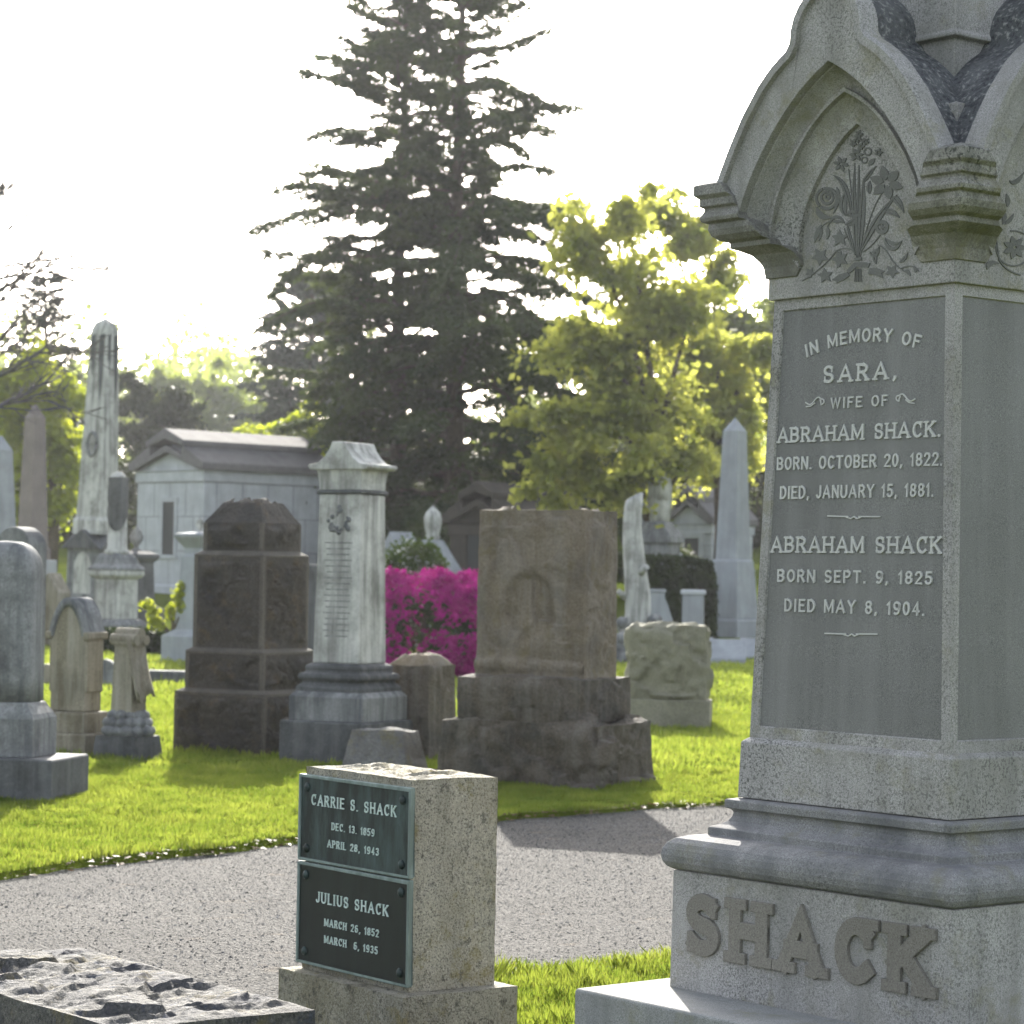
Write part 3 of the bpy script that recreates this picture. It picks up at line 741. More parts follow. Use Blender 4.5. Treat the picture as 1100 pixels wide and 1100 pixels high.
# corbels at the corners
sil = [(.333, 2.262, .232), (.337, 2.293, .21), (.345, 2.308, .212), (.36, 2.326, .22), (.39, 2.341, .235), (.402, 2.346, .262), (.402, 2.36, .266), (.422, 2.366, .275), (.438, 2.379, .28), (.445, 2.395, .29), (.443, 2.412, .31),
       (.458, 2.417, .327), (.462, 2.428, .33), (.452, 2.446, .335), (.452, 2.452, .338), (.462, 2.458, .342), (.462, 2.478, .35), (.474, 2.488, .362), (.474, 2.516, .385), (.44, 2.53, .385)]
for k in range(4):
    m = MB(); m.loft([[rot4(k, p) for p in ((a, -h, z), (h, -h, z), (h, -a, z), (a, -a, z))] for h, z, a in [(h + .007, z, a - .010) for h, z, a in sil]])
    m.build('corbel', M['granite_mottled'], mon, 0.002)
# neck and block of the spire above the gables
m = MB(); m.sq([(.233, 2.5), (.231, 2.852), (.252, 2.856), (.252, 2.866), (.247, 2.872), (.238, 3.6), (.03, 3.9)])
m.build('spire', M['granite'], mon, 0.003)

# carved bouquet
Z7 = lambda x, y: (840 + x / 4.231, 90 + y / 4.231)
put_fr = lambda x, z, o: (x, -(.334 + o), z)
L = Lettering(put_fr)
F7 = lambda p: fr(*Z7(*p), .334)
U7 = .00055                                     # metres per drawing unit
def stem(pts, t=5): L.stroke([F7(p) for p in pts], t * U7, .0022)
def curve(p0, p1, p2, n=10): return [tuple((1 - t) ** 2 * np.array(p0) + 2 * t * (1 - t) * np.array(p1) + t * t * np.array(p2)) for t in np.linspace(0, 1, n)]
def leaf(p0, pm_, p1, w, vein=True):
    c = np.array(curve(p0, pm_, p1, 11)); A, B = [], []
    for i in range(11):
        t = c[min(i + 1, 10)] - c[max(i - 1, 0)]; t = t / (np.linalg.norm(t) + 1e-9); nn = np.array([-t[1], t[0]])
        ww = w * .40 * math.sin(math.pi * (i / 10) ** .85) + .5
        A.append((c[i] + nn * ww)); B.append((c[i] - nn * ww))
    g = 1.2 if vein and w > 14 else 0
    if g:
        L.poly([F7(p) for p in A] + [F7(p) for p in (c + (np.array(A) - c) * .17)[::-1]], .0024)
        L.poly([F7(p) for p in B] + [F7(p) for p in (c + (np.array(B) - c) * .17)[::-1]], .0024)
    else: L.poly([F7(p) for p in A] + [F7(p) for p in B[::-1]], .0024)
def star(cx, cy, r, n=5, inner=.45, rot=0, hole=0):
    pts = []
    for i in range(2 * n):
        a = rot + math.pi * i / n; rr = r if i % 2 == 0 else r * inner
        pts.append((cx + rr * math.cos(a), cy + rr * math.sin(a)))
    L.poly([F7(p) for p in pts], .0024)
def petals(cx, cy, r, n, w, rot=0):
    for i in range(n):
        a = rot + 2 * math.pi * i / n
        leaf((cx + .15 * r * math.cos(a), cy + .15 * r * math.sin(a)), (cx + .6 * r * math.cos(a), cy + .6 * r * math.sin(a)), (cx + r * math.cos(a), cy + r * math.sin(a)), w, False)
def ring(cx, cy, r, t, a0=0, a1=360): L.stroke([F7(p) for p in arc(cx, cy, r, r, a0, a1, 20)], t * U7, .0023)
def ivy(cx, cy, r, rot=0): star(cx, cy, r, 5, .5, rot)
leaf((341, 790), (322, 560), (333, 360), 24); leaf((350, 790), (370, 560), (372, 430), 36); leaf((358, 770), (420, 610), (525, 505), 36)
leaf((335, 780), (310, 700), (296, 630), 16); leaf((345, 790), (350, 560), (352, 370), 18); leaf((318, 600), (300, 440), (232, 414), 28); leaf((368, 455), (395, 410), (430, 374), 22)
leaf((500, 515), (530, 520), (556, 588), 36); leaf((458, 580), (500, 570), (537, 610), 32); stem(curve((356, 790), (400, 560), (470, 480))); stem([(350, 790), (325, 560), (305, 390)], 4)
for a0_, r_, t_ in ((20, 54, 20), (140, 54, 20), (260, 54, 20)): ring(205, 522, r_ - 8, t_ - 5, a0_, a0_ + 100)
for a0_ in (60, 180, 300): ring(207, 518, 27, 13, a0_, a0_ + 100)
ring(210, 514, 10, 9); leaf((160, 560), (170, 620), (235, 605), 34, False); leaf((250, 470), (270, 520), (235, 590), 22, False)
petals(476, 450, 78, 6, 50, .3)
petals(345, 250, 20, 5, 13, .2); petals(380, 262, 18, 5, 12, .5); petals(360, 285, 18, 5, 12); petals(325, 272, 18, 5, 12, .3); petals(352, 228, 18, 5, 12); petals(340, 322, 32, 6, 18); petals(270, 365, 36, 6, 19, .2)
petals(440, 312, 20, 5, 14); ring(391, 308, 16, 8); ring(376, 347, 13, 7); leaf((396, 372), (412, 350), (424, 340), 26, False); leaf((400, 500), (395, 470), (402, 440), 28)
leaf((290, 600), (268, 550), (292, 490), 44); leaf((222, 630), (250, 600), (288, 634), 44); leaf((292, 600), (330, 580), (352, 604), 40); leaf((290, 640), (320, 640), (350, 596), 30)
leaf((180, 640), (160, 680), (150, 722), 26, False); leaf((208, 650), (214, 680), (208, 706), 20, False); leaf((186, 655), (180, 690), (168, 716), 12, False)
ivy(175, 785, 42, .4); ivy(265, 702, 40, .9); ivy(265, 797, 42, .6); ivy(130, 858, 25, .2); ivy(198, 872, 36, .8); leaf((402, 765), (425, 790), (445, 740), 40); leaf((430, 820), (415, 785), (440, 745), 22); leaf((470, 700), (500, 770), (548, 712), 52); ivy(502, 852, 34, .2)
leaf((270, 760), (255, 800), (265, 835), 18, False); ring(456, 652, 24, 18); star(456, 652, 15, 5, .4)
stem(curve((332, 765), (300, 735), (250, 758)) + curve((250, 758), (190, 840), (95, 895))); stem(curve((372, 762), (410, 740), (446, 690))); stem(curve((440, 735), (470, 740), (500, 800)) + curve((500, 800), (530, 840), (575, 862)))
stem(curve((545, 838), (600, 815), (622, 850))); stem(curve((228, 622), (200, 630), (178, 655))); stem(curve((228, 622), (210, 640), (208, 655))); stem(curve((285, 660), (300, 710), (334, 770)))
leaf((535, 812), (560, 800), (572, 768), 20); leaf((560, 850), (575, 850), (585, 875), 20, False); leaf((600, 830), (615, 850), (605, 858), 16, False)
for q in ([(295, 850), (330, 812), (370, 810), (402, 815), (395, 836), (340, 834), (310, 862)], [(228, 892), (262, 866), (300, 856), (310, 872), (285, 890), (248, 908), (252, 896)], [(400, 838), (432, 838), (470, 852), (455, 862), (462, 884), (420, 866), (394, 866)]):
    L.poly([F7(p) for p in q], .0024)
L.poly([F7(p) for p in [(330, 792), (362, 788), (365, 802), (332, 806)]], .0026)
for q in range(5): stem([(336 + 6 * q, 842), (332 + 8 * q, 898)], 4)
L.build('flower_carving', M['granite_carving'], frieze)
# the scroll and rosette on the right-hand arch panel
L = Lettering(lambda y, z, o: (.334 + o, y, z))
F7 = lambda p: ri(*Z7(*p), .334)
ring(1052, 748, 80, 7, -100, 200); petals(1055, 745, 54, 7, 30); ring(1055, 745, 10, 6)
stem(curve((962, 640), (975, 720), (985, 800)), 7); leaf((930, 845), (935, 800), (985, 818), 30, False); stem(curve((985, 800), (1010, 850), (1080, 868)), 7)
leaf((1000, 640), (1020, 600), (1000, 570), 22, False); leaf((1010, 640), (1040, 620), (1052, 590), 20, False); leaf((1022, 560), (1030, 530), (1018, 500), 24, False); leaf((1032, 440), (1060, 470), (1100, 400), 26, False)
for q in ((1150, 700), (1130, 600), (1190, 650), (1180, 520), (1150, 440)): petals(*q, 34, 6, 20)
leaf((1130, 840), (1135, 700), (1120, 560), 24); leaf((1160, 840), (1180, 700), (1210, 580), 24)
L.build('flower_carving', M['granite_carving'], frieze)
#@@STONES
# ---------------------------------------------------------------- granite marker with two bronze plaques
mk_yaw = R(37.5)
mk = thing('grave_marker', 'rough topped tan granite marker with two green bronze name plaques', 'grave marker', (-.288, 7.86, 0), mk_yaw - R(90))
# local: front face on y=0 running to -x, right face on x=0 running to +y
W_, D_ = .585, .325
rough_box('base', M['marker'], mk, .345, .215, -.08, .18, amp=.004, cell=.02, freq=9, seed=3, warp=.003, cx=-W_ / 2 + .012, cy=D_ / 2 - .01)
def mk_extra(key, p):
    return -0.004 * abs(mn.noise(Vector((p.x * 30, p.y * 30, p.z * 30))))
blk = rough_box('block', M['marker'], mk, W_ / 2, D_ / 2, .18, .822, amp=.007, cell=.0125, freq=11, seed=8, top_amp=.016, warp=.004, flat=('-y',), cx=-W_ / 2, cy=D_ / 2, extra=mk_extra)
def mkp(px, py):
    n = np.array([math.sin(mk_yaw) * 0 - math.cos(mk_yaw), -math.sin(mk_yaw), 0]); o = np.array([-.288, 7.86, 0])
    r = on_plane(px, py, o + n * .012, n) - o
    ax = np.array([math.sin(mk_yaw), -math.cos(mk_yaw), 0]); return float(r @ ax), float(r[2])
Z4 = lambda x, y: mkp(250 + x / 3.143, 780 + y / 3.143)
def plaque(x0, x1, z0, z1, lines, face, label):
    r = .0095
    m = MB(); m.box(x0 + r * .6, x1 - r * .6, -.012, .003, z0 + r * .6, z1 - r * .6)
    pl = m.build('plaque', M[face], mk); pl['label'] = label
    m = MB()
    for a, b, c, d in ((x0, x1, z0, z0 + r), (x0, x1, z1 - r, z1), (x0, x0 + r, z0 + r, z1 - r), (x1 - r, x1, z0 + r, z1 - r)):
        m.box(a, b, -.018, .002, c, d)
    m.build('rim', M['verdigris'], pl, .003)
    for sx in (x0 + .045, x1 - .045):
        for sz in (z0 + .04, z1 - .04):
            m = MB(); prof = [(.0135, 0), (.0135, .004), (.010, .008), (.004, .0105), (.001, .011)]
            m.loft([[(sx + rr * math.cos(k * .3927) * (1 + .12 * (k % 2)), -.011 - zz, sz + rr * math.sin(k * .3927) * (1 + .12 * (k % 2))) for k in range(16)] for rr, zz in prof], True)
            m.build('rosette', M['bronze'], pl)
    L = Lettering(lambda x, z, o: (x, -(.012 + o), z))
    for txt, (ax, ay), (bx, by), hp, ser in lines:
        A, B = Z4(ax, ay), Z4(bx, by); c = Z4((ax + bx) / 2, (ay + by) / 2 - hp); c0_ = Z4((ax + bx) / 2, (ay + by) / 2)
        L.text(txt, A[0], B[0], (A[1] + B[1]) / 2, c[1] - c0_[1], .13, .003, True, st=.07, sw=.26, gap=.34)
    L.build('lettering', M['bronze_letter'], pl)
xl, xr = Z4(226, 300)[0], Z4(603, 300)[0]
zA1, zA0 = (Z4(230, 165)[1] + Z4(605, 203)[1]) / 2, (Z4(223, 456)[1] + Z4(597, 512)[1]) / 2
zB0 = (Z4(218, 805)[1] + Z4(590, 874)[1]) / 2
plaque(xl, xr, zA0 + .001, zA1, [('CARRIE S. SHACK', (268, 270), (553, 303), 38, 1), ('DEC. 13. 1859', (336, 354), (479, 371), 26, 1), ('APRIL 28, 1943', (321, 413), (494, 434), 26, 1)], 'bronze', 'upper plaque streaked with pale green')
plaque(xl, xr, zB0, zA0 - .003, [('JULIUS SHACK', (283, 598), (526, 640), 38, 1), ('MARCH 26, 1852', (311, 681), (494, 707), 26, 1), ('MARCH  6, 1935', (311, 737), (490, 766), 26, 1)], 'bronze_dark', 'lower plaque, darker and cleaner')

# ---------------------------------------------------------------- rough slab in the near left corner
FLc, BLc, BRc = atZ(-118, 1022, .42), atZ(95, 1016, .42), atZ(354, 1084, .42)
e1 = (BRc - BLc); ln = np.hypot(e1[0], e1[1]); wd = np.hypot(*(FLc - BLc)[:2])
cen = BLc + e1 / 2 + (FLc - BLc) / 2
sl = thing('slab_gravestone', 'low rough topped grey gravestone in front of the plaque marker', 'gravestone', (cen[0], cen[1], 0), math.atan2(e1[1], e1[0]))
rough_box('block', M['slab'], sl, ln / 2, wd / 2, -.05, .405, amp=.006, cell=.0125, freq=5.5, seed=26, top_amp=.024, warp=.004, flat=('-y',))

YW = R(28)
def gpos(px, py):                      # ground point seen at a pixel
    p = atZ(px, py, 0.0); return float(p[0]), float(p[1])
def corner_thing(name, label, cat, px, py, hx, hy, yaw=YW, group=None):
    """stone whose near right-hand ground corner is seen at (px,py)"""
    cx, cy = gpos(px, py); c, s = math.cos(-yaw), math.sin(-yaw)
    ox, oy = -hx, hy
    return thing(name, label, cat, (cx + ox * c - oy * s, cy + ox * s + oy * c, float(gz(cx, cy))), -yaw, group)

# ---------------------------------------------------------------- big three-tier rock-faced stone
bs = corner_thing('rockface_monument', 'massive tan rock-faced monument of three stacked blocks beside the road', 'monument', 643, 848, .62, .44)
def chips(key, p):
    d = 0
    if key == '-y':
        u, w = (p.x + .02) / .23, (p.z - 1.20) / .27
        e = math.sqrt(u * u + w * w)
        e += .10 * mn.noise(Vector((p.x * 9, 3, p.z * 9)))
        cut = max(0, min(1, (1.0 - e) / .22)); d -= .05 * cut * max(0, min(1, (w + 1.0) / .9)) ** .7
        low = .86 + .05 * mn.noise(Vector((p.x * 6, 0, 2)))
        d += .028 * max(0, min(1, (low - p.z) / .025)) * min(1, max(0, (p.z - .76) / .03))
    return d
rough_box('base', M['tan_dark'], bs, .62, .45, -.05, .43, amp=.06, cell=.022, freq=3.2, seed=31, warp=.02, bulge=.015, taper=.97)
rough_box('plinth', M['tan_dark'], bs, .475, .40, .432, .735, amp=.04, cell=.02, freq=4.0, seed=37, warp=.014, bulge=.015, top_amp=.01, cx=-.03)
rough_box('die', M['tan'], bs, .425, .26, .737, 1.90, amp=.03, cell=.015, freq=3.4, seed=41, top_amp=.05, warp=.01, extra=chips, taper=.97, cx=-.02)

# ---------------------------------------------------------------- dark brownstone block monument
bb = corner_thing('brownstone_monument', 'dark brownstone monument with sunk rock-faced panels and hipped rough top', 'monument', 283, 808, .43, .43)
def drafted(name, hx, hy, z0, z1, seed, margin=.03, amp=.05, parent=bb, mat='brown', top=None, **kw):
    return rough_box(name, M[mat], parent, hx, hy, z0, z1, amp=amp, margin=margin, cell=.02, freq=6, seed=seed, top_amp=top if top is not None else 0.0, bulge=.012, **kw)
drafted('base', .435, .435, -.05, .46, 1, mat='brown', margin=.02)
m = MB(); m.sq([(.435, .461), (.435, .485), (.385, .51)]); m.build('base_wash', M['brown_trim'], bb, .004)
drafted('plinth', .375, .375, .508, .79, 2)
m = MB(); m.sq([(.378, .79), (.378, .815), (.338, .84)]); m.build('plinth_wash', M['brown_trim'], bb, .004)
drafted('die', .335, .335, .838, 1.575, 3, margin=.04)
m = MB(); m.sq([(.338, 1.575), (.338, 1.592), (.285, 1.625)]); m.build('die_wash', M['brown_trim'], bb, .004)
drafted('cap', .285, .285, 1.62, 1.85, 4, margin=.03)
rough_box('rough_top', M['brown'], bb, .283, .283, 1.851, 2.02, amp=.02, cell=.016, freq=7, seed=5, top_amp=.06, warp=.012, taper=.62, taper_y=.62)
for sx in (-1, 1):
    for sy in (-1, 1):
        for h_, z0, z1 in ((.435, .0, .46), (.375, .51, .79), (.335, .84, 1.575), (.285, 1.625, 1.85)):
            h2 = h_ + .003
            m = MB(); m.box(sx * h2 if sx < 0 else h_ - .035, -h_ + .035 if sx < 0 else h2, sy * h2 if sy < 0 else h_ - .035, -h_ + .035 if sy < 0 else h2, z0, z1)
            m.build('corner_strip', M['brown_trim'], bb, .004)

# ---------------------------------------------------------------- white marble pedestal with scroll cap
wc = thing('marble_pedestal', 'tall stained white marble pedestal with curled roof cap beside the brownstone block', 'monument', spot(377, 20.2)[:2] + (0.0,), -YW)
m = MB(); m.sq([(.385, -.05), (.385, .285), (.375, .295)]); m.build('base', M['marble_dark'], wc, .006)
m = MB(); m.sq([(.335, .295), (.335, .48), (.30, .52)]); m.build('plinth', M['marble_dirty'], wc, .006)
m = MB(); m.sq([(.30, .52), (.298, .55), (.28, .57), (.262, .585), (.262, .6), (.285, .61), (.29, .63), (.282, .65), (.25, .665), (.245, .68), (.25, .695), (.245, .715), (.21, .735)]); m.build('moulding', M['marble_dark'], wc, .003)
m = MB(); m.sq([(.208, .735), (.187, 2.04)])
sh = m.build('shaft', M['marble'], wc, .012)
m = MB(); m.sq([(.19, 2.04), (.203, 2.045), (.205, 2.06), (.198, 2.07), (.188, 2.075)]); m.build('neck_band', M['marble_dark'], wc, .003)
m = MB(); m.sq([(.188, 2.075), (.188, 2.13), (.197, 2.2), (.205, 2.235)]); m.build('capital', M['marble'], wc, .004)
prof = [(-.275, 2.25), (-.265, 2.275), (-.24, 2.27), (-.18, 2.285), (-.13, 2.325), (-.08, 2.39), (-.055, 2.445), (.055, 2.445), (.08, 2.39), (.13, 2.325), (.18, 2.285), (.24, 2.27), (.265, 2.275), (.275, 2.25), (.25, 2.228), (.19, 2.228), (-.19, 2.228), (-.25, 2.228)]
m = MB(); m.prism_y(prof, -.225, .225); m.build('roof_cap', M['marble'], wc, .008)
m = MB(); rr_ = random.Random(3)
for k in range(34):                     # carved wreath in relief
    a = rr_.uniform(0, 6.28); x, z = .085 * math.cos(a) + rr_.gauss(0, .015), 1.83 + .075 * math.sin(a) + rr_.gauss(0, .012); r = rr_.uniform(.012, .024)
    y = -(.208 - (z - .735) * .0161)
    m.loft([[(x + q * r * math.cos(t), y - dy, z + q * r * math.sin(t)) for t in [i * 1.047 for i in range(6)]] for q, dy in ((1, -.004), (.8, .008), (.3, .013))], True)
for k in range(17):                     # worn lines of an inscription, illegible
    z = 1.66 - k * .045; w = (.12 if k % 3 else .145) * rr_.uniform(.8, 1); y = -(.208 - (z - .735) * .0161)
    m.box(-w, w, y - .0015, y + .01, z, z + .008)
m.build('relief', M['marble_dirty'], sh)

# ---------------------------------------------------------------- rough stones between them
cxy = spot(417, 18.6)
wg = thing('wedge_stone', 'squat rough grey stone with sloping side at foot of the marble pedestal', 'gravestone', (cxy[0], 18.6, 0), -R(25))
rough_box('block', M['rough_grey'], wg, .28, .2, -.05, .32, amp=.02, cell=.018, freq=5, seed=51, warp=.012, taper=.72, taper_y=.6)
cxy = spot(455, 20.5)
st = thing('stub_stone', 'dark rough upright stone stub left of the three-tier monument', 'gravestone', (cxy[0], 20.5, 0), -R(35))
rough_box('block', M['tan_dark'], st, .22, .2, -.05, .72, amp=.03, cell=.02, freq=4, seed=55, warp=.02, top_amp=.04, taper=.9)
rough_box('weathered_top', M['tan'], st, .195, .178, .715, .80, amp=.02, cell=.02, freq=6, seed=56, warp=.012, top_amp=.03, taper=.6, taper_y=.5)
Yk = 25.6; cx = spot(720, Yk)
rk = thing('rockface_gravestone', 'greenish rough gravestone on smooth base right of the three-tier monument', 'gravestone', (cx[0], Yk, 0), -R(8))
m = MB(); m.rect([(.42, .2, -.05), (.42, .2, .235), (.415, .195, .24)]); m.build('base', M['olive'], rk, .006)
rough_box('block', M['olive'], rk, .385, .15, .241, .96, amp=.06, cell=.024, freq=4.2, seed=61, warp=.03, bulge=.02, top_amp=.05, taper=.95)

# ---------------------------------------------------------------- left-hand tablets
p = spot(4, 16.2)
lt = thing('domed_gravestone', 'thick grey gravestone with domed top cut by the left frame edge', 'gravestone', (p[0], 16.25, 0), -R(12))
m = MB(); m.rect([(.46, .31, -.05), (.46, .31, .255), (.45, .30, .265)]); m.build('base', M['marble_dark'], lt, .006)
m = MB(); m.rect([(.285, .2, .265), (.285, .2, .50), (.27, .185, .53), (.24, .16, .575), (.225, .15, .60)]); m.build('plinth', M['marble_dirty'], lt, .008)
m = MB(); rg = []
for k in range(12):
    t = k / 11; z = .6 + .80 * min(1, t / .45) if t < .45 else 1.40 + .2 * math.sin((t - .45) / .55 * math.pi / 2)
    sc = 1 if t < .45 else max(.06, math.cos((t - .45) / .55 * math.pi / 2) ** .6)
    rg.append([(.222 * sc * math.copysign(abs(math.cos(a)) ** .45, math.cos(a)), .148 * sc * math.copysign(abs(math.sin(a)) ** .45, math.sin(a)), z) for a in [i * math.pi / 20 for i in range(40)]])
m.loft(rg, True); m.build('shaft', M['marble_dirty'], lt)

def arch_poly(w, h, rise, n=14, pointed=False):
    pts = [(-w, 0), (w, 0)]
    for i in range(n + 1):
        t = i / n
        if pointed:
            s = 1 - 2 * t; pts.append((w * s, h + rise * (1 - abs(s) ** 2.1) ** .85))
        else: pts.append((w * math.cos(math.pi * t), h + rise * math.sin(math.pi * t)))
    return pts
def tablet(name, label, px, Y, w, d, h, rise, mat, yaw=YW, group=None, base=None, pointed=False, z0=0.0):
    q = spot(px, Y); t = thing(name, label, 'gravestone', q, -yaw, group)
    zb_ = 0
    if base:
        m = MB(); zb_ = 0
        for (bw, bd, bh) in base:
            m.rect([(bw, bd, zb_ - (.05 if zb_ == 0 else 0)), (bw, bd, zb_ + bh - .015), (bw - .012, bd - .012, zb_ + bh)]); zb_ += bh + .001
        m.build('base', M[mat], t, .005)
    m = MB(); m.prism_y([(x, z + zb_ - (0.05 if not base else 0)) for x, z in arch_poly(w, h, rise, pointed=pointed)], -d, d)
    m.build('tablet', M[mat], t, .012)
    return t, zb_
t, zb_ = tablet('arched_gravestone', 'dark round-arched gravestone behind the domed stone at the left frame edge', 22, 22.5, .19, .12, 1.39, .19, 'marble_dirty', base=[(.26, .2, .2)])
gt, zb_ = tablet('gothic_gravestone', 'brown stained gothic gravestone with pointed hood and stepped base', 84, 20.3, .165, .11, .62, .26, 'ochre_marble', base=[(.25, .2, .17), (.21, .165, .16)], pointed=True)
m = MB(); ap = arch_poly(.182, .6, .285, pointed=True)[2:]; ip = arch_poly(.14, .58, .235, pointed=True)[2:]
m.loft([[(x, -.125, z + zb_) for x, z in ap], [(x, -.125, z + zb_) for x, z in ip], [(x, -.10, z + zb_) for x, z in ip]], True, closed=False, caps=False)
m.loft([[(x, .125, z + zb_) for x, z in ap], [(x, -.125, z + zb_) for x, z in ap]], True, closed=False, caps=False)
hd = m.build('hood', M['marble_dirty'], gt)
m = MB()
for sx in (-1, 1):
    m.box(sx * .182 - .028, sx * .182 + .028, -.13, .13, zb_ + .56, zb_ + .62); m.box(sx * .165 - .02, sx * .165 + .02, -.105, .105, zb_ + .15, zb_ + .56)
m.build('side_colonnette', M['ochre_marble'], gt, .012)

dp = thing('draped_gravestone', 'small pillar gravestone draped with carved cloth on a cobbled mound', 'gravestone', spot(141, 20.0), -YW)
rough_box('base', M['marble_dark'], dp, .205, .185, -.05, .18, amp=.02, cell=.02, freq=6, seed=71, warp=.012, taper=.9)
m = MB(); rr_ = random.Random(8)
for lvl, (rad, zc, cnt) in enumerate(((.165, .215, 13), (.145, .275, 11), (.115, .33, 9))):
    for k in range(cnt):
        a = 6.283 * k / cnt + lvl * .3 + rr_.uniform(-.1, .1); r = .043 * rr_.uniform(.85, 1.2)
        c_ = (rad * math.cos(a), rad * .9 * math.sin(a), zc)
        m.loft([[(c_[0] + r * math.cos(b) * math.cos(e) * 1.2, c_[1] + r * math.sin(b) * math.cos(e) * 1.2, c_[2] + r * math.sin(e)) for b in [i * .785 for i in range(8)]] for e in (-1.3, -.7, 0, .7, 1.3)], True)
m.lathe([(.17, .18), (.16, .25), (.12, .34), (.05, .38)], 16); m.build('cobbled_mound', M['marble_dirty'], dp)
m = MB(); m.sq([(.10, .34), (.085, .86), (.10, .88), (.10, .91)]); m.build('pillar', M['ochre_marble'], dp, .01)
m = MB()
for (yc, zc, r, l) in ((-.06, .915, .045, .12), (.0, .955, .05, .11), (.055, .91, .04, .12)):
    m.loft([[(x, yc + r * math.cos(a), zc + r * math.sin(a)) for a in [i * .6283 for i in range(10)]] for x in (-l, -l * .7, l * .7, l)], True)
rg = []
for k in range(9):
    t = k / 8; z = .94 - .46 * t; out = .075 + .10 * t ** 1.6
    rg.append([(out + .012 * math.sin(j * 2.1 + t * 2), -.11 + .22 * j / 8, z - .05 * math.sin(j * .8) * t) for j in range(9)])
back = [[(p[0] - .03, p[1], p[2]) for p in r] for r in rg]
m.loft([r + b[::-1] for r, b in zip(rg, back)], True)
m.build('drapery', M['ochre_marble'], dp)

tablet('low_arched_gravestone', 'small grey round-topped gravestone low behind the draped pillar', 115, 31.5, .15, .07, .24, .14, 'marble_dirty', yaw=R(10))
tablet('square_gravestone', 'small weathered square gravestone just left of the gothic stone', 52, 31.5, .16, .08, .26, .05, 'ochre_marble', yaw=R(10))
q = spot(172, 33); o = thing('kerb_stone', 'low dark kerb-like grave slab beside the brownstone block', 'grave slab', q, -R(8)); m = MB(); m.rect([(.42, .16, -.05), (.42, .16, .13), (.40, .15, .16)]); m.build('block', M['marble_dark'], o, .008)

# ---------------------------------------------------------------- obelisks and columns on the left
def at_px(px, Y): return spot(px, Y)
Yo = 55
ob = thing('white_obelisk', 'tall white marble obelisk with black streaks near its tip', 'obelisk', at_px(100, Yo), -YW, tilt=(0, R(1.6)))
pm_ = Yo / FPX
m = MB(); m.sq([(.66, -.1), (.66, .35), (.6, .40), (.6, .62), (.52, .7)]); m.build('base', M['marble_dark'], ob, .02)
m = MB(); m.sq([(.42, .7), (.42, 1.85)]); m.build('die', M['marble_dirty'], ob, .02)
m = MB()
for k in range(4):
    f = lambda p: rot4(k, p)
    m.add([f((-.5, -.52, 1.8)), f((.5, -.52, 1.8)), f((0, -.52, 2.2)), f((-.5, 0, 1.8)), f((.5, 0, 1.8)), f((0, 0, 2.2))], [(0, 1, 2), (0, 2, 5, 3), (1, 4, 5, 2), (0, 3, 4, 1)])
m.build('gabled_cap', M['marble_dark'], ob)
m = MB()
for k in range(4):
    m.add([rot4(k, (x, -.425, z)) for x, z in ((-.22, .85), (.22, .85), (.22, 1.5), (.12, 1.68), (0, 1.74), (-.12, 1.68), (-.22, 1.5))], [tuple(range(7))])
m.build('arched_panel', M['marble'], ob)
m = MB(); m.sq([(.36, 2.1), (.36, 2.4), (.315, 2.46), (.215, 6.42), (.16, 6.58), (.03, 6.68)])
osh = m.build('shaft', M['marble'], ob, .02)
m = MB()
for k in (0, 1):                         # black streaks: thin stain patches down from the tip
    for (x0, w, z0) in ((-.12, .12, 5.4), (.1, .15, 4.9)):
        H_ = lambda z: .315 - (z - 2.46) * .0252 + .003
        pts = [(x0 - w * .5, 6.3), (x0 + w * .5, 6.35), (x0 + w * .45, 5.9), (x0 + w * .5, z0 + .5), (x0 + w * .15, z0), (x0 - w * .15, z0 + .35), (x0 - w * .45, 5.8)]
        m.add([rot4(k, (max(-H_(z) + .02, min(H_(z) - .02, x)), -H_(z), z)) for x, z in pts], [tuple(range(7))])
m.build('soot_streak', M['marble_dark'], osh, fix=False)
m = MB()
for a0_ in (0,):
    pts = [(.12 * math.cos(a), 4.0 - .0 + .25 * math.sin(a)) for a in [i * .5236 for i in range(13)]]
    m.tube([(x, -(.315 - (z - 2.46) * .0252 + .02), z) for x, z in pts], [.035] * 13, 6)
m.build('carved_wreath', M['marble_dirty'], osh)

Yb = 62
o = thing('brown_obelisk', 'slim brown granite obelisk left of the white obelisk', 'obelisk', at_px(34, Yb), -R(40))
m = MB(); m.sq([(.5, -.1), (.5, .6), (.42, .7), (.42, 1.35)]); m.build('pedestal', M['vault'], o, .02)
m = MB(); m.sq([(.31, 1.35), (.31, 1.6), (.27, 1.65), (.175, 4.75), (.02, 5.05)]); m.build('shaft', stone('pinkish brown granite', (.2, .17, .155), (.1, .09, .08), (.28, .25, .23), 40, .4, bump=.1), o, .01)
o = thing('grey_obelisk', 'grey obelisk half hidden by the left frame edge', 'obelisk', at_px(-2, 50), -R(40))
m = MB(); m.sq([(.45, -.1), (.45, .5), (.38, .6), (.38, 1.2)]); m.build('pedestal', M['bluegrey'], o, .02)
m = MB(); m.sq([(.3, 1.2), (.27, 1.3), (.16, 3.65), (.02, 3.92)]); m.build('shaft', M['bluegrey'], o, .01)

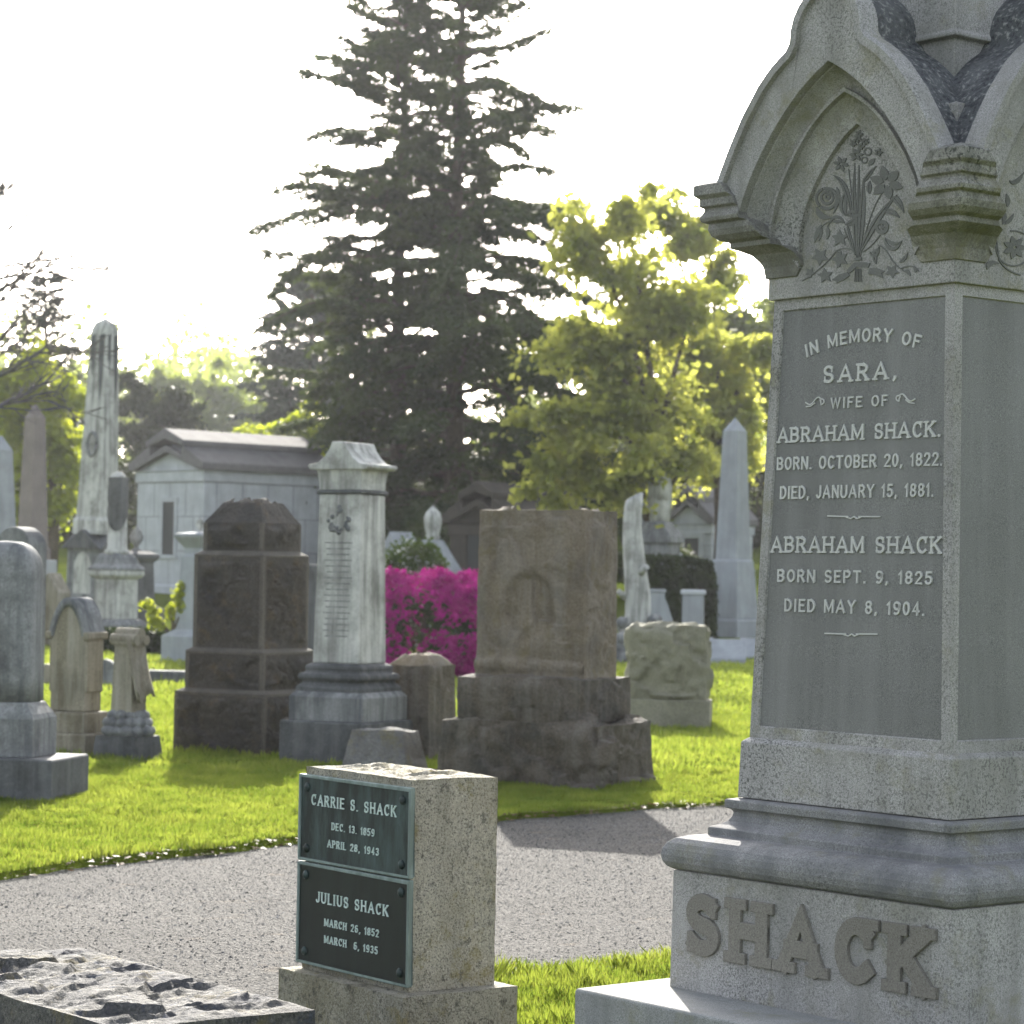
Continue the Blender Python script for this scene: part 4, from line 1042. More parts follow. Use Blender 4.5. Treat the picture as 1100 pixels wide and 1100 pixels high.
Yc = 48
o = thing('draped_column', 'white round-topped column on a heavy pedestal before the vault', 'column', at_px(125, Yc), -R(38))
m = MB(); m.sq([(.50, -.1), (.50, .2), (.42, .26), (.42, .38), (.34, .48)]); m.build('base', M['marble_dirty'], o, .02)
m = MB(); m.sq([(.29, .48), (.28, 1.22), (.33, 1.25), (.37, 1.3), (.36, 1.40)]); m.build('die', M['marble'], o, .015)
m = MB(); m.sq([(.38, 1.38), (.38, 1.42), (.30, 1.5), (.26, 1.62), (.2, 1.70)]); m.build('cap', M['marble_dirty'], o, .02)
m = MB(); m.lathe([(.23, 1.68), (.23, 1.74), (.185, 1.78), (.175, 2.4), (.165, 2.9), (.155, 3.06), (.12, 3.15), (.06, 3.2), (.005, 3.21)], 18)
cs = m.build('shaft', M['marble'], o)
m = MB(); n_ = 14
m.loft([[((.19 - .01 * math.sin(k * 2)) * math.cos(a), (.19 - .01 * math.sin(k * 2)) * math.sin(a), 3.1 - .12 * k - .16 * math.cos(a - 5.4) * k * .5) for a in [i * 6.283 / 20 for i in range(20)]] for k in range(6)], True, True, False)
m.build('drapery', M['marble_dark'], cs)

def urn(parent, z, s, mat, cx=0, cy=0):
    m = MB(); m.lathe([(s * .5, z), (s * .5, z + s * .15), (s * .2, z + s * .3), (s * .22, z + s * .5), (s * .6, z + s * 1.0), (s * .68, z + s * 1.45), (s * .5, z + s * 1.8), (s * .55, z + s * 1.9), (s * .3, z + s * 2.1), (s * .1, z + s * 2.4), (.005, z + s * 2.55)], 16, cx, cy)
    return m.build('urn', M[mat], parent)
o = thing('urn_pedestal', 'dark pedestal with slim pointed urn right of the white column', 'urn pedestal', at_px(146, 56), -R(38))
m = MB(); m.sq([(.45, -.1), (.45, .5), (.3, .6), (.27, 1.5), (.36, 1.6), (.36, 1.68), (.2, 1.75)]); m.build('pedestal', M['marble_dark'], o, .02); urn(o, 1.75, .22, 'marble_dirty')
o = thing('urn_pedestal', 'dark pedestal carrying a bulky urn behind the white obelisk base', 'urn pedestal', at_px(108, 60), -R(38))
m = MB(); m.sq([(.5, -.1), (.5, .5), (.35, .6), (.32, 1.75), (.42, 1.85), (.42, 1.95), (.2, 2.0)]); m.build('pedestal', M['marble_dark'], o, .02); urn(o, 2.0, .28, 'marble_dirty')
o = thing('urn_pedestal', 'grey pedestal with flared cap and broken urn left of the brownstone block', 'urn pedestal', at_px(214, 40), -R(38))
m = MB(); m.sq([(.4, -.1), (.4, .4), (.26, .5), (.2, 1.62), (.17, 1.66), (.17, 1.75), (.29, 1.92), (.29, 1.97), (.1, 2.0)]); m.build('pedestal', M['bluegrey'], o, .015); urn(o, 1.98, .1, 'marble')
o = thing('gabled_gravestone', 'weathered gabled gravestone far left behind the gothic stone', 'gravestone', at_px(58, 47), -R(38))
m = MB(); m.prism_y([(-.28, -.1), (.28, -.1), (.28, 1.0), (0, 1.35), (-.28, 1.0)], -.16, .16); m.build('tablet', M['ochre_marble'], o, .02)
#@@VAULTS
# ---------------------------------------------------------------- burial vaults
def vault(name, label, px, Y, yaw, w, d, wall, rise, mats, slit=None, over=.18, door=None, sink=0.0):
    """gabled stone vault; its near corner (front right) is seen at px"""
    wallm, roofm = mats
    x, yy, z = spot(px, Y); c, s = math.cos(-yaw), math.sin(-yaw); ox, oy = -w / 2, d / 2
    v = thing(name, label, 'mausoleum', (x + ox * c - oy * s, yy + ox * s + oy * c, z - sink), -yaw)
    a, b = w / 2, d / 2
    m = MB(); m.rect([(a + .08, b + .08, -.5), (a + .08, b + .08, .3), (a + .04, b + .04, .34)]); m.build('plinth', M[wallm], v, .02)
    m = MB(); m.box(-a, a, -b, b, .34, wall - .3); wl = m.build('wall', M[wallm], v, .01)
    # ashlar joints as fine raised drafts between blocks
    m = MB(); zz = .34; row = 0; hgt = (wall - .64) / 3
    while zz < wall - .35:
        m.box(-a - .006, a + .006, -b - .006, b + .006, zz + hgt - .03, zz + hgt)
        for k in range(-3, 4):
            xj = (k + (.5 if row % 2 else 0)) * w / 4.2
            if abs(xj) < a - .1: m.box(xj - .015, xj + .015, -b - .005, b + .005, zz, zz + hgt - .032)
            yj = (k + (.5 if row % 2 else 0)) * d / 5
            if abs(yj) < b - .1: m.box(-a - .005, a + .005, yj - .015, yj + .015, zz, zz + hgt - .032)
        zz += hgt; row += 1
    m.build('joints', M['vault_joint'] if wallm == 'vault' else M[wallm], wl)
    m = MB(); m.rect([(a + .05, b + .05, wall - .3), (a + .05, b + .05, wall - .02), (a + .10, b + .10, wall)])
    m.prism_y([(-a - .05, wall + .001), (a + .05, wall + .001), (0, wall + rise)], -b + .02, b - .02); m.build('gable', M[wallm], v, .01)
    A = a + over; B = b + over; sl = rise / a
    m = MB(); t = .26
    m.prism_y([(-A, wall + .0), (-A, wall + t * .8), (-A * .42, wall + rise * .62 + t), (-A * .42, wall + rise * .62 + t - .3), (0, wall + rise - .02), (A * .42, wall + rise * .62 + t - .3), (A * .42, wall + rise * .62 + t), (A, wall + t * .8), (A, wall + .0), (A - .25, wall + .02), (0, wall + rise - .22), (-A + .25, wall + .02)], -B, B)
    rf = m.build('roof', M[roofm], v, .02)
    m = MB(); m.prism_y([(-A * .5, wall + rise * .55 + t), (-A * .5, wall + rise * .55 + t + .16), (0, wall + rise + t + .18), (A * .5, wall + rise * .55 + t + .16), (A * .5, wall + rise * .55 + t), (0, wall + rise + t - .1)], -B - .04, B + .04)
    m.build('ridge_slab', M[roofm], rf, .02)
    if slit:
        sx, sw, s0, s1 = slit
        m = MB(); m.box(sx - sw, sx + sw, -b - .02, -b + .05, s0, s1); wd_ = m.build('window', M['void'], v)
        m = MB(); m.box(sx - sw - .1, sx - sw, -b - .045, -b, s0, s1); m.box(sx + sw, sx + sw + .1, -b - .045, -b, s0, s1); m.box(sx - sw - .14, sx + sw + .14, -b - .05, -b, s1, s1 + .12); m.box(sx - sw - .14, sx + sw + .14, -b - .06, -b, s0 - .1, s0)
        m.build('frame', M[wallm], wd_, .006)
    if door:
        dx, dw, dh = door
        m = MB(); m.box(dx - dw, dx + dw, -b - .02, -b + .05, .34, dh); d_ = m.build('door', M['void'], v)
        m = MB(); m.box(dx - dw - .14, dx - dw, -b - .06, -b, .34, dh); m.box(dx + dw, dx + dw + .14, -b - .06, -b, .34, dh); m.box(dx - dw - .2, dx + dw + .2, -b - .08, -b, dh, dh + .2); m.build('frame', M[wallm], d_, .01)
    return v
M['vault_joint'] = stone('grey joints', (0.24, 0.25, 0.26), (0.18, 0.19, 0.2), (0.3, 0.31, 0.32), 60, 0.4, bump=0)
vault('mausoleum', 'pale granite mausoleum with dark slab roof and a tall slit opening', 217, 70, R(45), 2.95, 4.5, 3.45, .72, ('vault', 'vault_roof'), slit=(-.02, .26, 1.15, 2.6), over=.2)
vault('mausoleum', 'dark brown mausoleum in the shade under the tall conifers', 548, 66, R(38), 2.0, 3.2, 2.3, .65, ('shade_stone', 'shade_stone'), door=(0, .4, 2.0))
vault('mausoleum', 'small pale gabled mausoleum with dark door beyond the clipped hedge', 764, 84, R(42), 1.9, 2.2, 1.75, .85, ('vault', 'vault_roof'), door=(.15, .3, 1.3), over=.14, sink=.15)

# far colonnaded temple on the rise
q = spot(762, 125)
tp = thing('columned_temple', 'distant white columned temple on the rise above the right-hand graves', 'temple', (q[0], 125, q[2]), R(-20))
m = MB(); m.rect([(1.6, 1.6, -1), (1.6, 1.6, .6), (1.45, 1.45, .62), (1.45, 1.45, .9)]); m.build('steps', M['vault'], tp)
for sx in (-1.15, -.4, .4, 1.15):
    for sy in (-1.15, 1.15):
        m = MB(); m.lathe([(.24, .9), (.2, 1.0), (.19, 1.8), (.165, 2.75), (.24, 2.85), (.24, 2.92)], 14, sx, sy); m.build('column', M['vault'], tp)
m = MB(); m.rect([(1.4, 1.4, 2.92), (1.4, 1.4, 3.2), (1.55, 1.55, 3.25), (1.55, 1.55, 3.35), (.2, .2, 3.75)]); m.build('entablature', M['vault'], tp)

# ---------------------------------------------------------------- right-hand group of stones
q = spot(682, 44)
tk = thing('trunk_monument', 'white marble monument carved as a broken tree trunk', 'monument', q, R(-20))
rr_ = random.Random(5); m = MB(); rg = []
for k in range(16):
    z = .3 + 2.5 * k / 15; rb = .30 - .12 * (k / 15) + (.12 * max(0, 1 - k / 3))
    rg.append([((rb * (1 + .10 * mn.noise(Vector((math.cos(a) * 2, math.sin(a) * 2, z * 2))))) * math.cos(a) * .8 + .06 * math.sin(z * 2.0), rb * math.sin(a) * .8, z + (.08 * math.cos(a) if k == 15 else 0)) for a in [i * 6.283 / 20 for i in range(20)]])
m.loft(rg, True); m.tube([(.12, -.1, 1.5), (.26, -.2, 1.62)], [.07, .06], 8); m.tube([(-.12, -.1, 1.1), (-.24, -.2, 1.2)], [.06, .05], 8); m.build('trunk', M['marble'], tk)
rough_box('rustic_base', M['marble_dirty'], tk, .36, .32, -.05, .36, amp=.05, cell=.03, freq=5, seed=77, warp=.03)
m = MB()
for k in range(16):
    a = rr_.uniform(0, 6.28); r = rr_.uniform(.07, .12); c_ = (.32 * math.cos(a) + .08, .3 * math.sin(a), rr_.uniform(.35, .75))
    m.loft([[(c_[0] + r * math.cos(b) * math.cos(e), c_[1] + r * math.sin(b) * math.cos(e), c_[2] + r * math.sin(e)) for b in [i * .785 for i in range(8)]] for e in (-1.3, -.6, 0, .6, 1.3)], True)
m.build('carved_foliage', M['marble_dirty'], tk)

q = spot(706, 62)
sg = thing('shrouded_statue', 'white pointed stone of shrouded form on a rough pedestal behind the hedge', 'statue', q, R(-25))
m = MB(); m.sq([(.55, -.2), (.55, .7), (.42, .85), (.42, 1.95), (.5, 2.0), (.48, 2.15), (.25, 2.5)]); m.build('pedestal', M['marble_dirty'], sg, .03)
rg = []
for (z, rx, ry, cx) in ((1.68, .27, .2, 0), (1.9, .29, .2, .01), (2.2, .3, .2, .02), (2.5, .3, .2, .03), (2.7, .27, .18, .02), (2.85, .2, .15, -.04), (3.0, .12, .11, -.08), (3.12, .05, .05, -.09), (3.16, .01, .01, -.09)):
    rg.append([(cx + rx * math.cos(a) * (1 + .09 * math.sin(5 * a + z * 3)), ry * math.sin(a) * (1 + .09 * math.cos(4 * a + z)), z + .82) for a in [i * 6.283 / 22 for i in range(22)]])
m = MB(); m.loft(rg, True)
m.loft([[(.14 + r * math.cos(a) * .9, -.1 + r * math.sin(a) * .7, z + .82) for a in [i * .5236 for i in range(12)]] for z, r in ((2.2, .17), (2.5, .17), (2.62, .13), (2.72, .11), (2.82, .09), (2.88, .02))], True)
m.build('figure', M['marble'], sg)

q = spot(727, 64); o = thing('gabled_pedestal', 'grey pedestal with small gabled cap just behind the hedge', 'gravestone', q, R(-35))
m = MB(); m.sq([(.38, -.2), (.38, 1.15), (.44, 1.2), (.44, 1.3), (.3, 1.45), (.05, 1.75)]); m.build('pedestal', M['bluegrey'], o, .02)
q = spot(691, 72); o = thing('plain_pillar', 'plain pale square pillar beyond the shrouded statue', 'gravestone', q, R(-35))
m = MB(); m.sq([(.2, -.2), (.19, 2.6), (.22, 2.63), (.22, 2.75), (.02, 2.85)]); m.build('pillar', M['bluegrey'], o, .02)
q = spot(774, 66); o = thing('urn_pedestal', 'small carved urn on a thin pedestal left of the grey obelisk', 'urn pedestal', q, R(-35))
m = MB(); m.sq([(.24, -.2), (.24, .3), (.17, .4), (.15, 1.2), (.2, 1.25)]); m.build('pedestal', M['marble_dirty'], o, .02); urn(o, 1.26, .2, 'marble_dirty')

Yg = 57
q = spot(787, Yg)
go = thing('grey_stone_obelisk', 'plain blue grey obelisk on a tapered plinth beside the big monument', 'obelisk', q, R(-40))
m = MB(); m.sq([(.48, -.2), (.48, .43), (.46, .48)]); m.build('base', M['bluegrey'], go, .02)
m = MB(); m.sq([(.42, .48), (.42, .6), (.33, 1.73), (.30, 1.78)]); m.build('plinth', M['bluegrey'], go, .015)
m = MB(); m.sq([(.277, 1.78), (.188, 4.6), (.005, 4.9)]); m.build('shaft', M['bluegrey'], go, .01)

q = spot(708, 46); o = thing('curved_gravestone', 'grey gravestone with one side sloping in a curve before the hedge', 'gravestone', q, 0)
m = MB(); m.prism_y([(-.28, -.1), (.34, -.1), (.32, .35), (.26, .62), (.15, .95), (.1, 1.06), (.1, 1.15), (-.28, 1.15)], -.15, .15)
m.box(-.3, .12, -.17, .17, 1.152, 1.21); m.build('tablet', M['bluegrey'], o, .01)
q = spot(745, 47); o = thing('capped_gravestone', 'small grey post-like gravestone with flat pale cap', 'gravestone', q, R(-6))
m = MB(); m.rect([(.2, .15, -.1), (.19, .14, 1.13)]); m.build('post', M['bluegrey'], o, .01)
m = MB(); m.rect([(.225, .18, 1.132), (.225, .18, 1.2), (.2, .16, 1.22)]); m.build('cap', M['vault'], o, .01)
for lab, px, Y, w in (('pale blue grey slant-faced marker left of the obelisk foot', 783, 43.5, .3), ('narrow grey slant marker left of the wide slant marker', 761, 45, .1), ('grey slant marker partly hidden by the big monument', 806, 46, .16)):
    q = spot(px, Y); o = thing('slant_marker', lab, 'gravestone', q, R(-4), 'slant markers near the grey obelisk')
    m = MB(); m.prism_x([(-.22, -.1), (.2, -.1), (.2, .40), (.12, .40), (-.22, .08)], -w, w); m.build('block', M['bluegrey'], o, .01)
for lab, px, Y, s in (('rounded grey boulder stone right behind the hedge end', 752, 60, .34), ('darker boulder stone between hedge and obelisk plinth', 767, 58, .36)):
    q = spot(px, Y); o = thing('boulder_stone', lab, 'gravestone', q, R(-20))
    rough_box('boulder', M['rough_grey'], o, s, s * .7, -.1, 1.05 if px > 760 else .85, amp=.06, cell=.06, freq=3, seed=px, warp=.06, taper=.6, taper_y=.5)

# between the pedestal and the three-tier stone
q = spot(464, 60); fs = thing('finial_monument', 'grey monument with pyramid cap and pointed bud finial behind the azalea', 'monument', q, R(-40))
m = MB(); m.sq([(.42, -.2), (.42, 1.15), (.5, 1.2), (.5, 1.3), (.2, 1.95), (.17, 2.0)]); m.build('pedestal', M['bluegrey'], fs, .02)
m = MB(); m.lathe([(.15, 2.0), (.19, 2.05), (.15, 2.12), (.2, 2.3), (.21, 2.5), (.17, 2.62), (.08, 2.72), (.005, 2.8)], 14); m.build('finial', M['marble'], fs)
q = spot(430, 62); o = thing('gabled_monument', 'bluish gabled monument cap rising behind the white-flowered shrub', 'monument', q, R(-40))
m = MB(); m.prism_y([(-.5, -.2), (.5, -.2), (.5, 1.4), (0, 2.15), (-.5, 1.4)], -.4, .4); m.build('block', M['bluegrey'], o, .02)
q = spot(512, 54); o = thing('slab_bench', 'low pale stone bench slab behind the azalea top', 'bench', q, R(-5))
m = MB(); m.box(-.55, .55, -.2, .2, 1.2, 1.3); m.build('slab', M['vault'], o, .01)
for sx in (-.4, .4):
    m = MB(); m.box(sx - .08, sx + .08, -.17, .17, -.1, 1.198); m.build('leg', M['bluegrey'], o, .01)
q = spot(513, 60); o = thing('tilted_gravestone', 'pale blue grey tilted gravestone left edge of the three-tier stone', 'gravestone', q, R(-10), tilt=(0, R(14)))
m = MB(); m.prism_y(arch_poly(.2, 1.75, .15), -.12, .12); m.build('tablet', M['bluegrey'], o, .02)
q = spot(345, 40); o = thing('plain_gravestone', 'plain dark grey gravestone between brownstone block and marble pedestal', 'gravestone', q, R(-30))
m = MB(); m.rect([(.3, .22, -.1), (.3, .22, 1.5), (.27, .2, 1.55)]); m.build('tablet', M['marble_dark'], o, .02)

# ---------------------------------------------------------------- plants
def quads(c, s, up=0.0, seed=0, asp=1.0):
    """random leaf-like quads at centres c with sizes s"""
    g = np.random.default_rng(seed); n = len(c)
    nrm = g.normal(size=(n, 3)); nrm[:, 2] += up; nrm /= np.linalg.norm(nrm, axis=1)[:, None]
    t = np.cross(nrm, g.normal(size=(n, 3))); t /= np.linalg.norm(t, axis=1)[:, None] + 1e-9
    b = np.cross(nrm, t); s = np.asarray(s)[:, None]
    t = t * s; b = b * s * asp
    return np.stack([c - t, c - b * .8 + t * .1, c + t, c + b * .8 - t * .1], 1)
def rand_ball(g, n):
    v = g.normal(size=(n, 3)); v /= np.linalg.norm(v, axis=1)[:, None]
    return v * g.random(n)[:, None] ** (1 / 3)

# azalea: a rounded mass of magenta trusses
Ya = 36.0; ax, _, az = spot(450, Ya)
azr = thing('azalea_bush', 'dense magenta azalea bush in full bloom behind the marble pedestal', 'bush', (ax, Ya, az))
g = np.random.default_rng(3); n = 3600
d = g.normal(size=(n, 3)); d /= np.linalg.norm(d, axis=1)[:, None]
d = np.sign(d) * np.abs(d) ** .62
hh = np.array([mn.noise(Vector((float(p[0]) * 3, float(p[1]) * 3, float(p[2]) * 3))) for p in d])
c = np.stack([d[:, 0] * 1.05, d[:, 1] * .85, .70 + d[:, 2] * .70], -1) * (1 + .11 * hh[:, None]); c = c[c[:, 2] > .05]
fl = []
for k in range(9): fl.append(c + g.normal(size=c.shape) * .028)
fl = np.concatenate(fl)
np_obj('blossom', quads(fl, g.uniform(.018, .036, len(fl)), .1, 4).reshape(-1, 3), 4, M['azalea'], azr)
c2 = c * .8; c2 = np.concatenate([c2 + g.normal(size=c.shape) * .04 for _ in range(4)])
np_obj('foliage', quads(c2, g.uniform(.02, .04, len(c2)), .2, 5).reshape(-1, 3), 4, M['hedge_leaf'], azr)
tw = [(.62, -.1, 1.42), (.74, .0, 1.36), (.69, .1, 1.28)]
c3 = np.concatenate([np.array(p) + g.normal(size=(40, 3)) * .03 for p in tw])
np_obj('stray_blossom', quads(c3, np.full(len(c3), .028), .1, 6).reshape(-1, 3), 4, M['azalea'], azr)
m = MB()
for k in range(9):
    a = k * .7; m.tube([(.1 * math.cos(a), .1 * math.sin(a), -.05), (.4 * math.cos(a), .35 * math.sin(a), .55), (.6 * math.cos(a), .5 * math.sin(a), 1.05)], [.025, .018, .008], 5)
for p in tw: m.tube([(p[0] - .1, p[1], 1.1), p], [.006, .004], 4)
m.build('stem', M['bark'], azr)

def bush(name, label, px, Y, rx, ry, h, leafm, n, ls, seed, boxy=.7, z0=0.0, flowers=None, group=None, stems=6, cat='shrub'):
    x, y, z = spot(px, Y); b = thing(name, label, cat, (x, y, z + z0), 0, group)
    g = np.random.default_rng(seed)
    cc = g.normal(size=(n // 14, 3)); cc /= np.linalg.norm(cc, axis=1)[:, None]; cc = np.sign(cc) * np.abs(cc) ** boxy * g.uniform(.72, 1.0, (len(cc), 1))
    cc = cc * [rx, ry, h / 2] + [0, 0, h / 2]
    lv = np.repeat(cc, 14, 0) + g.normal(size=(len(cc) * 14, 3)) * min(rx, h) * .13
    lv = lv[lv[:, 2] > 0.02]
    np_obj('foliage', quads(lv, g.uniform(.6, 1.3, len(lv)) * ls, .3, seed).reshape(-1, 3), 4, M[leafm], b)
    m = MB()
    for k in range(stems):
        a = 6.28 * k / stems; m.tube([(.04 * math.cos(a), .04 * math.sin(a), -.1), (.3 * rx * math.cos(a), .3 * ry * math.sin(a), h * .4), (.6 * rx * math.cos(a + .3), .6 * ry * math.sin(a + .3), h * .75)], [.03 * h, .02 * h, .008 * h], 5)
    m.build('stem', M['bark'], b)
    if flowers:
        f = cc[g.random(len(cc)) < .22] * [1.02, 1.02, 1.02]; f = np.repeat(f, 5, 0) + g.normal(size=(len(f) * 5, 3)) * .05
        np_obj('blossom', quads(f, np.full(len(f), .045), .4, seed + 1).reshape(-1, 3), 4, M[flowers], b)
    return b
bush('flowering_shrub', 'green shrub dotted with white blossom above the azalea', 444, 50, .62, .5, 2.0, 'shrub_leaf', 9000, .045, 11, flowers='white_petal')
# clipped hedge
def hedge(name, label, px, Y, w, d, h, n, seed, ls=.04):
    x, y, z = spot(px, Y); b = thing(name, label, 'hedge', (x, y, z))
    g = np.random.default_rng(seed); u = g.uniform(-1, 1, (n, 3)); k = g.integers(0, 3, n)
    for a in range(3):
        i = (k == a); u[i, a] = np.sign(u[i, a]) * g.uniform(.9, 1.0, i.sum())
    u[:, 0] = np.where(np.abs(u[:, 0]) > .85, u[:, 0] * (1 - .12 * np.maximum(0, u[:, 2]) ** 3), u[:, 0])
    top = 1 - .10 * np.maximum(0, u[:, 0]) ** 2
    p = np.stack([u[:, 0] * w, u[:, 1] * d, (u[:, 2] + 1) / 2 * h * top], -1) + g.normal(size=(n, 3)) * .025
    np_obj('foliage', quads(p, g.uniform(.6, 1.3, n) * ls, .3, seed).reshape(-1, 3), 4, M['hedge_leaf'], b)
    m = MB()
    m.rect([(w * .86, d * .8, .05), (w * .88, d * .82, h * .8), (w * .75, d * .7, h * .88)]); m.build('inner_growth', M['hedge_leaf'], b)
    return b
hedge('clipped_hedge', 'dark clipped hedge behind the small grey gravestones', 726, 55, .82, .6, 1.82, 20000, 21)
hedge('low_hedge', 'low dark ground hedge at the foot of the white column', 150, 44, .95, .35, .38, 6000, 22, .045)

def sapling(name, label, px, Y, h, seed):
    x, y, z = spot(px, Y); b = thing(name, label, 'shrub', (x, y, z)); r = random.Random(seed); m = MB(); tips = []
    m.tube([(.0, 0, -.1), (.02, 0, h * .3), (0, 0, h * .45)], [.05, .04, .035], 7)
    for (dx, hh) in ((-.42, .78), (.12, 1.0), (.22, .86), (-.05, .72), (.28, .6), (-.3, .55)):
        pts = [(0, 0, h * .32), (dx * .4, r.uniform(-.1, .1), h * (.32 + (hh - .32) * .45)), (dx, r.uniform(-.15, .15), h * hh)]
        m.tube(pts, [.03, .02, .008], 5)
        for t in np.linspace(.45, 1, 9): tips.append(np.array(pts[1]) * (1 - t) + np.array(pts[2]) * t)
    m.build('stem', M['bark'], b)
    g = np.random.default_rng(seed); tips = np.array(tips); c = np.repeat(tips, 16, 0) + g.normal(size=(len(tips) * 16, 3)) * .045
    np_obj('foliage', quads(c, g.uniform(.03, .06, len(c)), .3, seed).reshape(-1, 3), 4, M['lime_leaf'], b)
sapling('young_shrub', 'small leafing shrub with lime green leaves left of the brownstone block', 187, 40, 1.15, 4)

# ---------------------------------------------------------------- trees
def branch_path(p0, d, L, bend, r, n=6):
    p = np.array(p0, float); d = np.array(d, float); d /= np.linalg.norm(d); out = [p.copy()]
    for i in range(n):
        d = d + np.array([r.gauss(0, .10), r.gauss(0, .12), bend + r.gauss(0, .07)]); d /= np.linalg.norm(d)
        p = p + d * L / n; out.append(p.copy())
    return out
def conifer(name, label, px, Y, H, reach, seed, leafm='needle', z_low=.12, dens=1.0, lean=0.0, top_cut=1.0, base_py=620, side=None, ls=1.0, group=None):
    x, y, z = spot(px, Y); t = thing(name, label, 'tree', (x, y, z), 0, group)
    r = random.Random(seed); g = np.random.default_rng(seed); m = MB()
    m.tube([(lean * k / 10 * H * .1 + .05 * math.sin(k), 0, H * k / 10 - .3 * (k == 0)) for k in range(11)], [H * .0155 * (1 - .92 * k / 10) + .02 for k in range(11)], 9)
    m.build('trunk', M['bark'], t)
    m = MB(); C_, S_, T_ = [], [], []
    zz = H * z_low; a = r.uniform(0, 6)
    while zz < H * .985:
        f = (zz / H - z_low) / (1 - z_low)
        prof_ = (1 - f) ** .6 * (.8 + .2 * min(1, f * 5)) * (1 + .16 * math.sin(zz * 1.7 + seed))
        for k in range(r.choice((4, 4, 5, 6))):
            a += 2.399 + r.gauss(0, .4)
            L = reach * prof_ * r.choice((r.uniform(.3, .7), r.uniform(.6, 1.1), r.uniform(.8, 1.15))) + .25
            if r.random() < .10: L *= 1.25
            if side: L *= side(math.cos(a), zz / H)
            rise = .10 + .45 * f + r.gauss(0, .09)
            path = branch_path((lean * zz * .1, 0, zz + r.uniform(-.15, .15)), (math.cos(a), math.sin(a), rise), L, (-.075 if f < .7 else -.02) + r.gauss(0, .03), r, 7)
            m.tube(path, [.018 + .012 * L * (1 - i / 7) for i in range(8)], 5, False)
            # twigs carrying flat sprays
            nt = int(6 + 7 * L * dens)
            for q in range(nt):
                u = r.uniform(.22, 1.0) ** .8; i = min(6, int(u * 7)); w = u * 7 - i
                p = path[i] * (1 - w) + path[i + 1] * w; dd = path[i + 1] - path[i]; dd = dd / np.linalg.norm(dd)
                sd = np.array([-dd[1], dd[0], 0]) * r.choice((-1, 1))
                tl = (.34 + .30 * L * (1 - u * .7)) * r.uniform(.5, 1.1) * .8
                dv = dd * .75 + sd * .8 + np.array([0, 0, r.gauss(-.18, .15)])
                ns = max(5, int(tl * 17 * dens) + 4)
                s_ = np.linspace(.05, 1, ns)[:, None]
                pts = p + dv * tl * s_ + np.array([0, 0, -.10 * tl]) * s_ ** 2
                C_.append(pts + g.normal(size=pts.shape) * [.07, .07, .045]); S_.append(np.full(ns, .056 * ls) * g.uniform(.7, 1.5, ns)); T_.append(np.tile(dv / np.linalg.norm(dv), (ns, 1)))
        zz += H * .0118 * r.uniform(.7, 1.5) + .06
    m.build('branches', M['bark'], t)
    C_ = np.concatenate(C_); S_ = np.concatenate(S_); T_ = np.concatenate(T_)
    n = len(C_); T_ = T_ + g.normal(size=(n, 3)) * .45; T_ /= np.linalg.norm(T_, axis=1)[:, None]
    nr = g.normal(size=(n, 3)) * .7 + [0, 0, 1]; b = np.cross(nr, T_); b /= np.linalg.norm(b, axis=1)[:, None]
    tt = T_ * S_[:, None] * 1.5; bb_ = b * S_[:, None] * .6
    np_obj('foliage', np.stack([C_ - tt, C_ - bb_, C_ + tt, C_ + bb_], 1).reshape(-1, 3), 4, M[leafm], t)
    return t
def broadleaf(name, label, px, Y, H, blobs, leafm, seed, n=16000, ls=.11, trunk=.22, group=None, bare=0, cat='tree', z_off=0.0, clump=.55, barkm='bark', tk_to=.55):
    """blobs = (x, z, radius) relative to the trunk, in metres"""
    x, y, z = spot(px, Y); t = thing(name, label, cat, (x, y, z + z_off), 0, group)
    r = random.Random(seed); g = np.random.default_rng(seed); m = MB()
    zt = H * tk_to
    m.tube([(0, 0, -.3), (.05, .03, zt * .4), (-.04, 0, zt * .75), (.03, .02, zt)], [trunk, trunk * .8, trunk * .65, trunk * .4], 9)
    tot = sum(b[2] ** 2 for b in blobs); P = []
    for bx, bz, br in blobs:
        by = r.uniform(-.5, .5) * br
        z0 = min(zt, max(zt * .35, bz - br * 1.3)); mid = np.array([bx * .45, by * .4, (z0 + bz) / 2 + .1 * br])
        m.tube([(0, 0, z0), mid, (bx, by, bz)], [trunk * .42, trunk * .25, trunk * .08], 6)
        nsp = max(12, int(n / 24 * br * br / tot)); nb = max(5, int(nsp / 7)); c_b = np.array([bx, by, bz])
        for k in range(nb):
            e = g.normal(size=3) + [0, 0, .25]; e /= np.linalg.norm(e); e = e * br * g.uniform(.55, 1.3) * [1, .9, .85]
            st_ = c_b * .75 + np.array([bx * .5, by * .5, z0 * .6 + bz * .4]) * .25; en = c_b + e; md = (st_ + en) / 2 + [0, 0, .08 * br]
            if k < 16: m.tube([st_, md, en], [trunk * .12, trunk * .06, .01], 4, False)
            for q in range(7):
                u = g.uniform(.35, 1.05); p = st_ * (1 - u) ** 2 + md * 2 * u * (1 - u) + en * u * u
                p = p + g.normal(size=3) * [.28, .28, .12] * br * .35 * clump / .5
                rad = (.13 + br * .085) * g.uniform(.5, 1.35)
                lv = p + g.normal(size=(24, 3)) * rad * [1.2, 1.1, .38]; lv[:, 2] -= .25 * ((lv[:, 0] - p[0]) ** 2 + (lv[:, 1] - p[1]) ** 2) / rad
                P.append(lv)
    m.build('trunk', M[barkm], t)
    P = np.concatenate(P); P = P[P[:, 2] > .25]
    np_obj('crown', quads(P, g.uniform(.6, 1.35, len(P)) * ls, .45, seed, .75).reshape(-1, 3), 4, M[leafm], t)
    return t
YT = 75
def side_a(c, f): return (.82 if f < .38 else 1.12) if c < 0.2 else .75
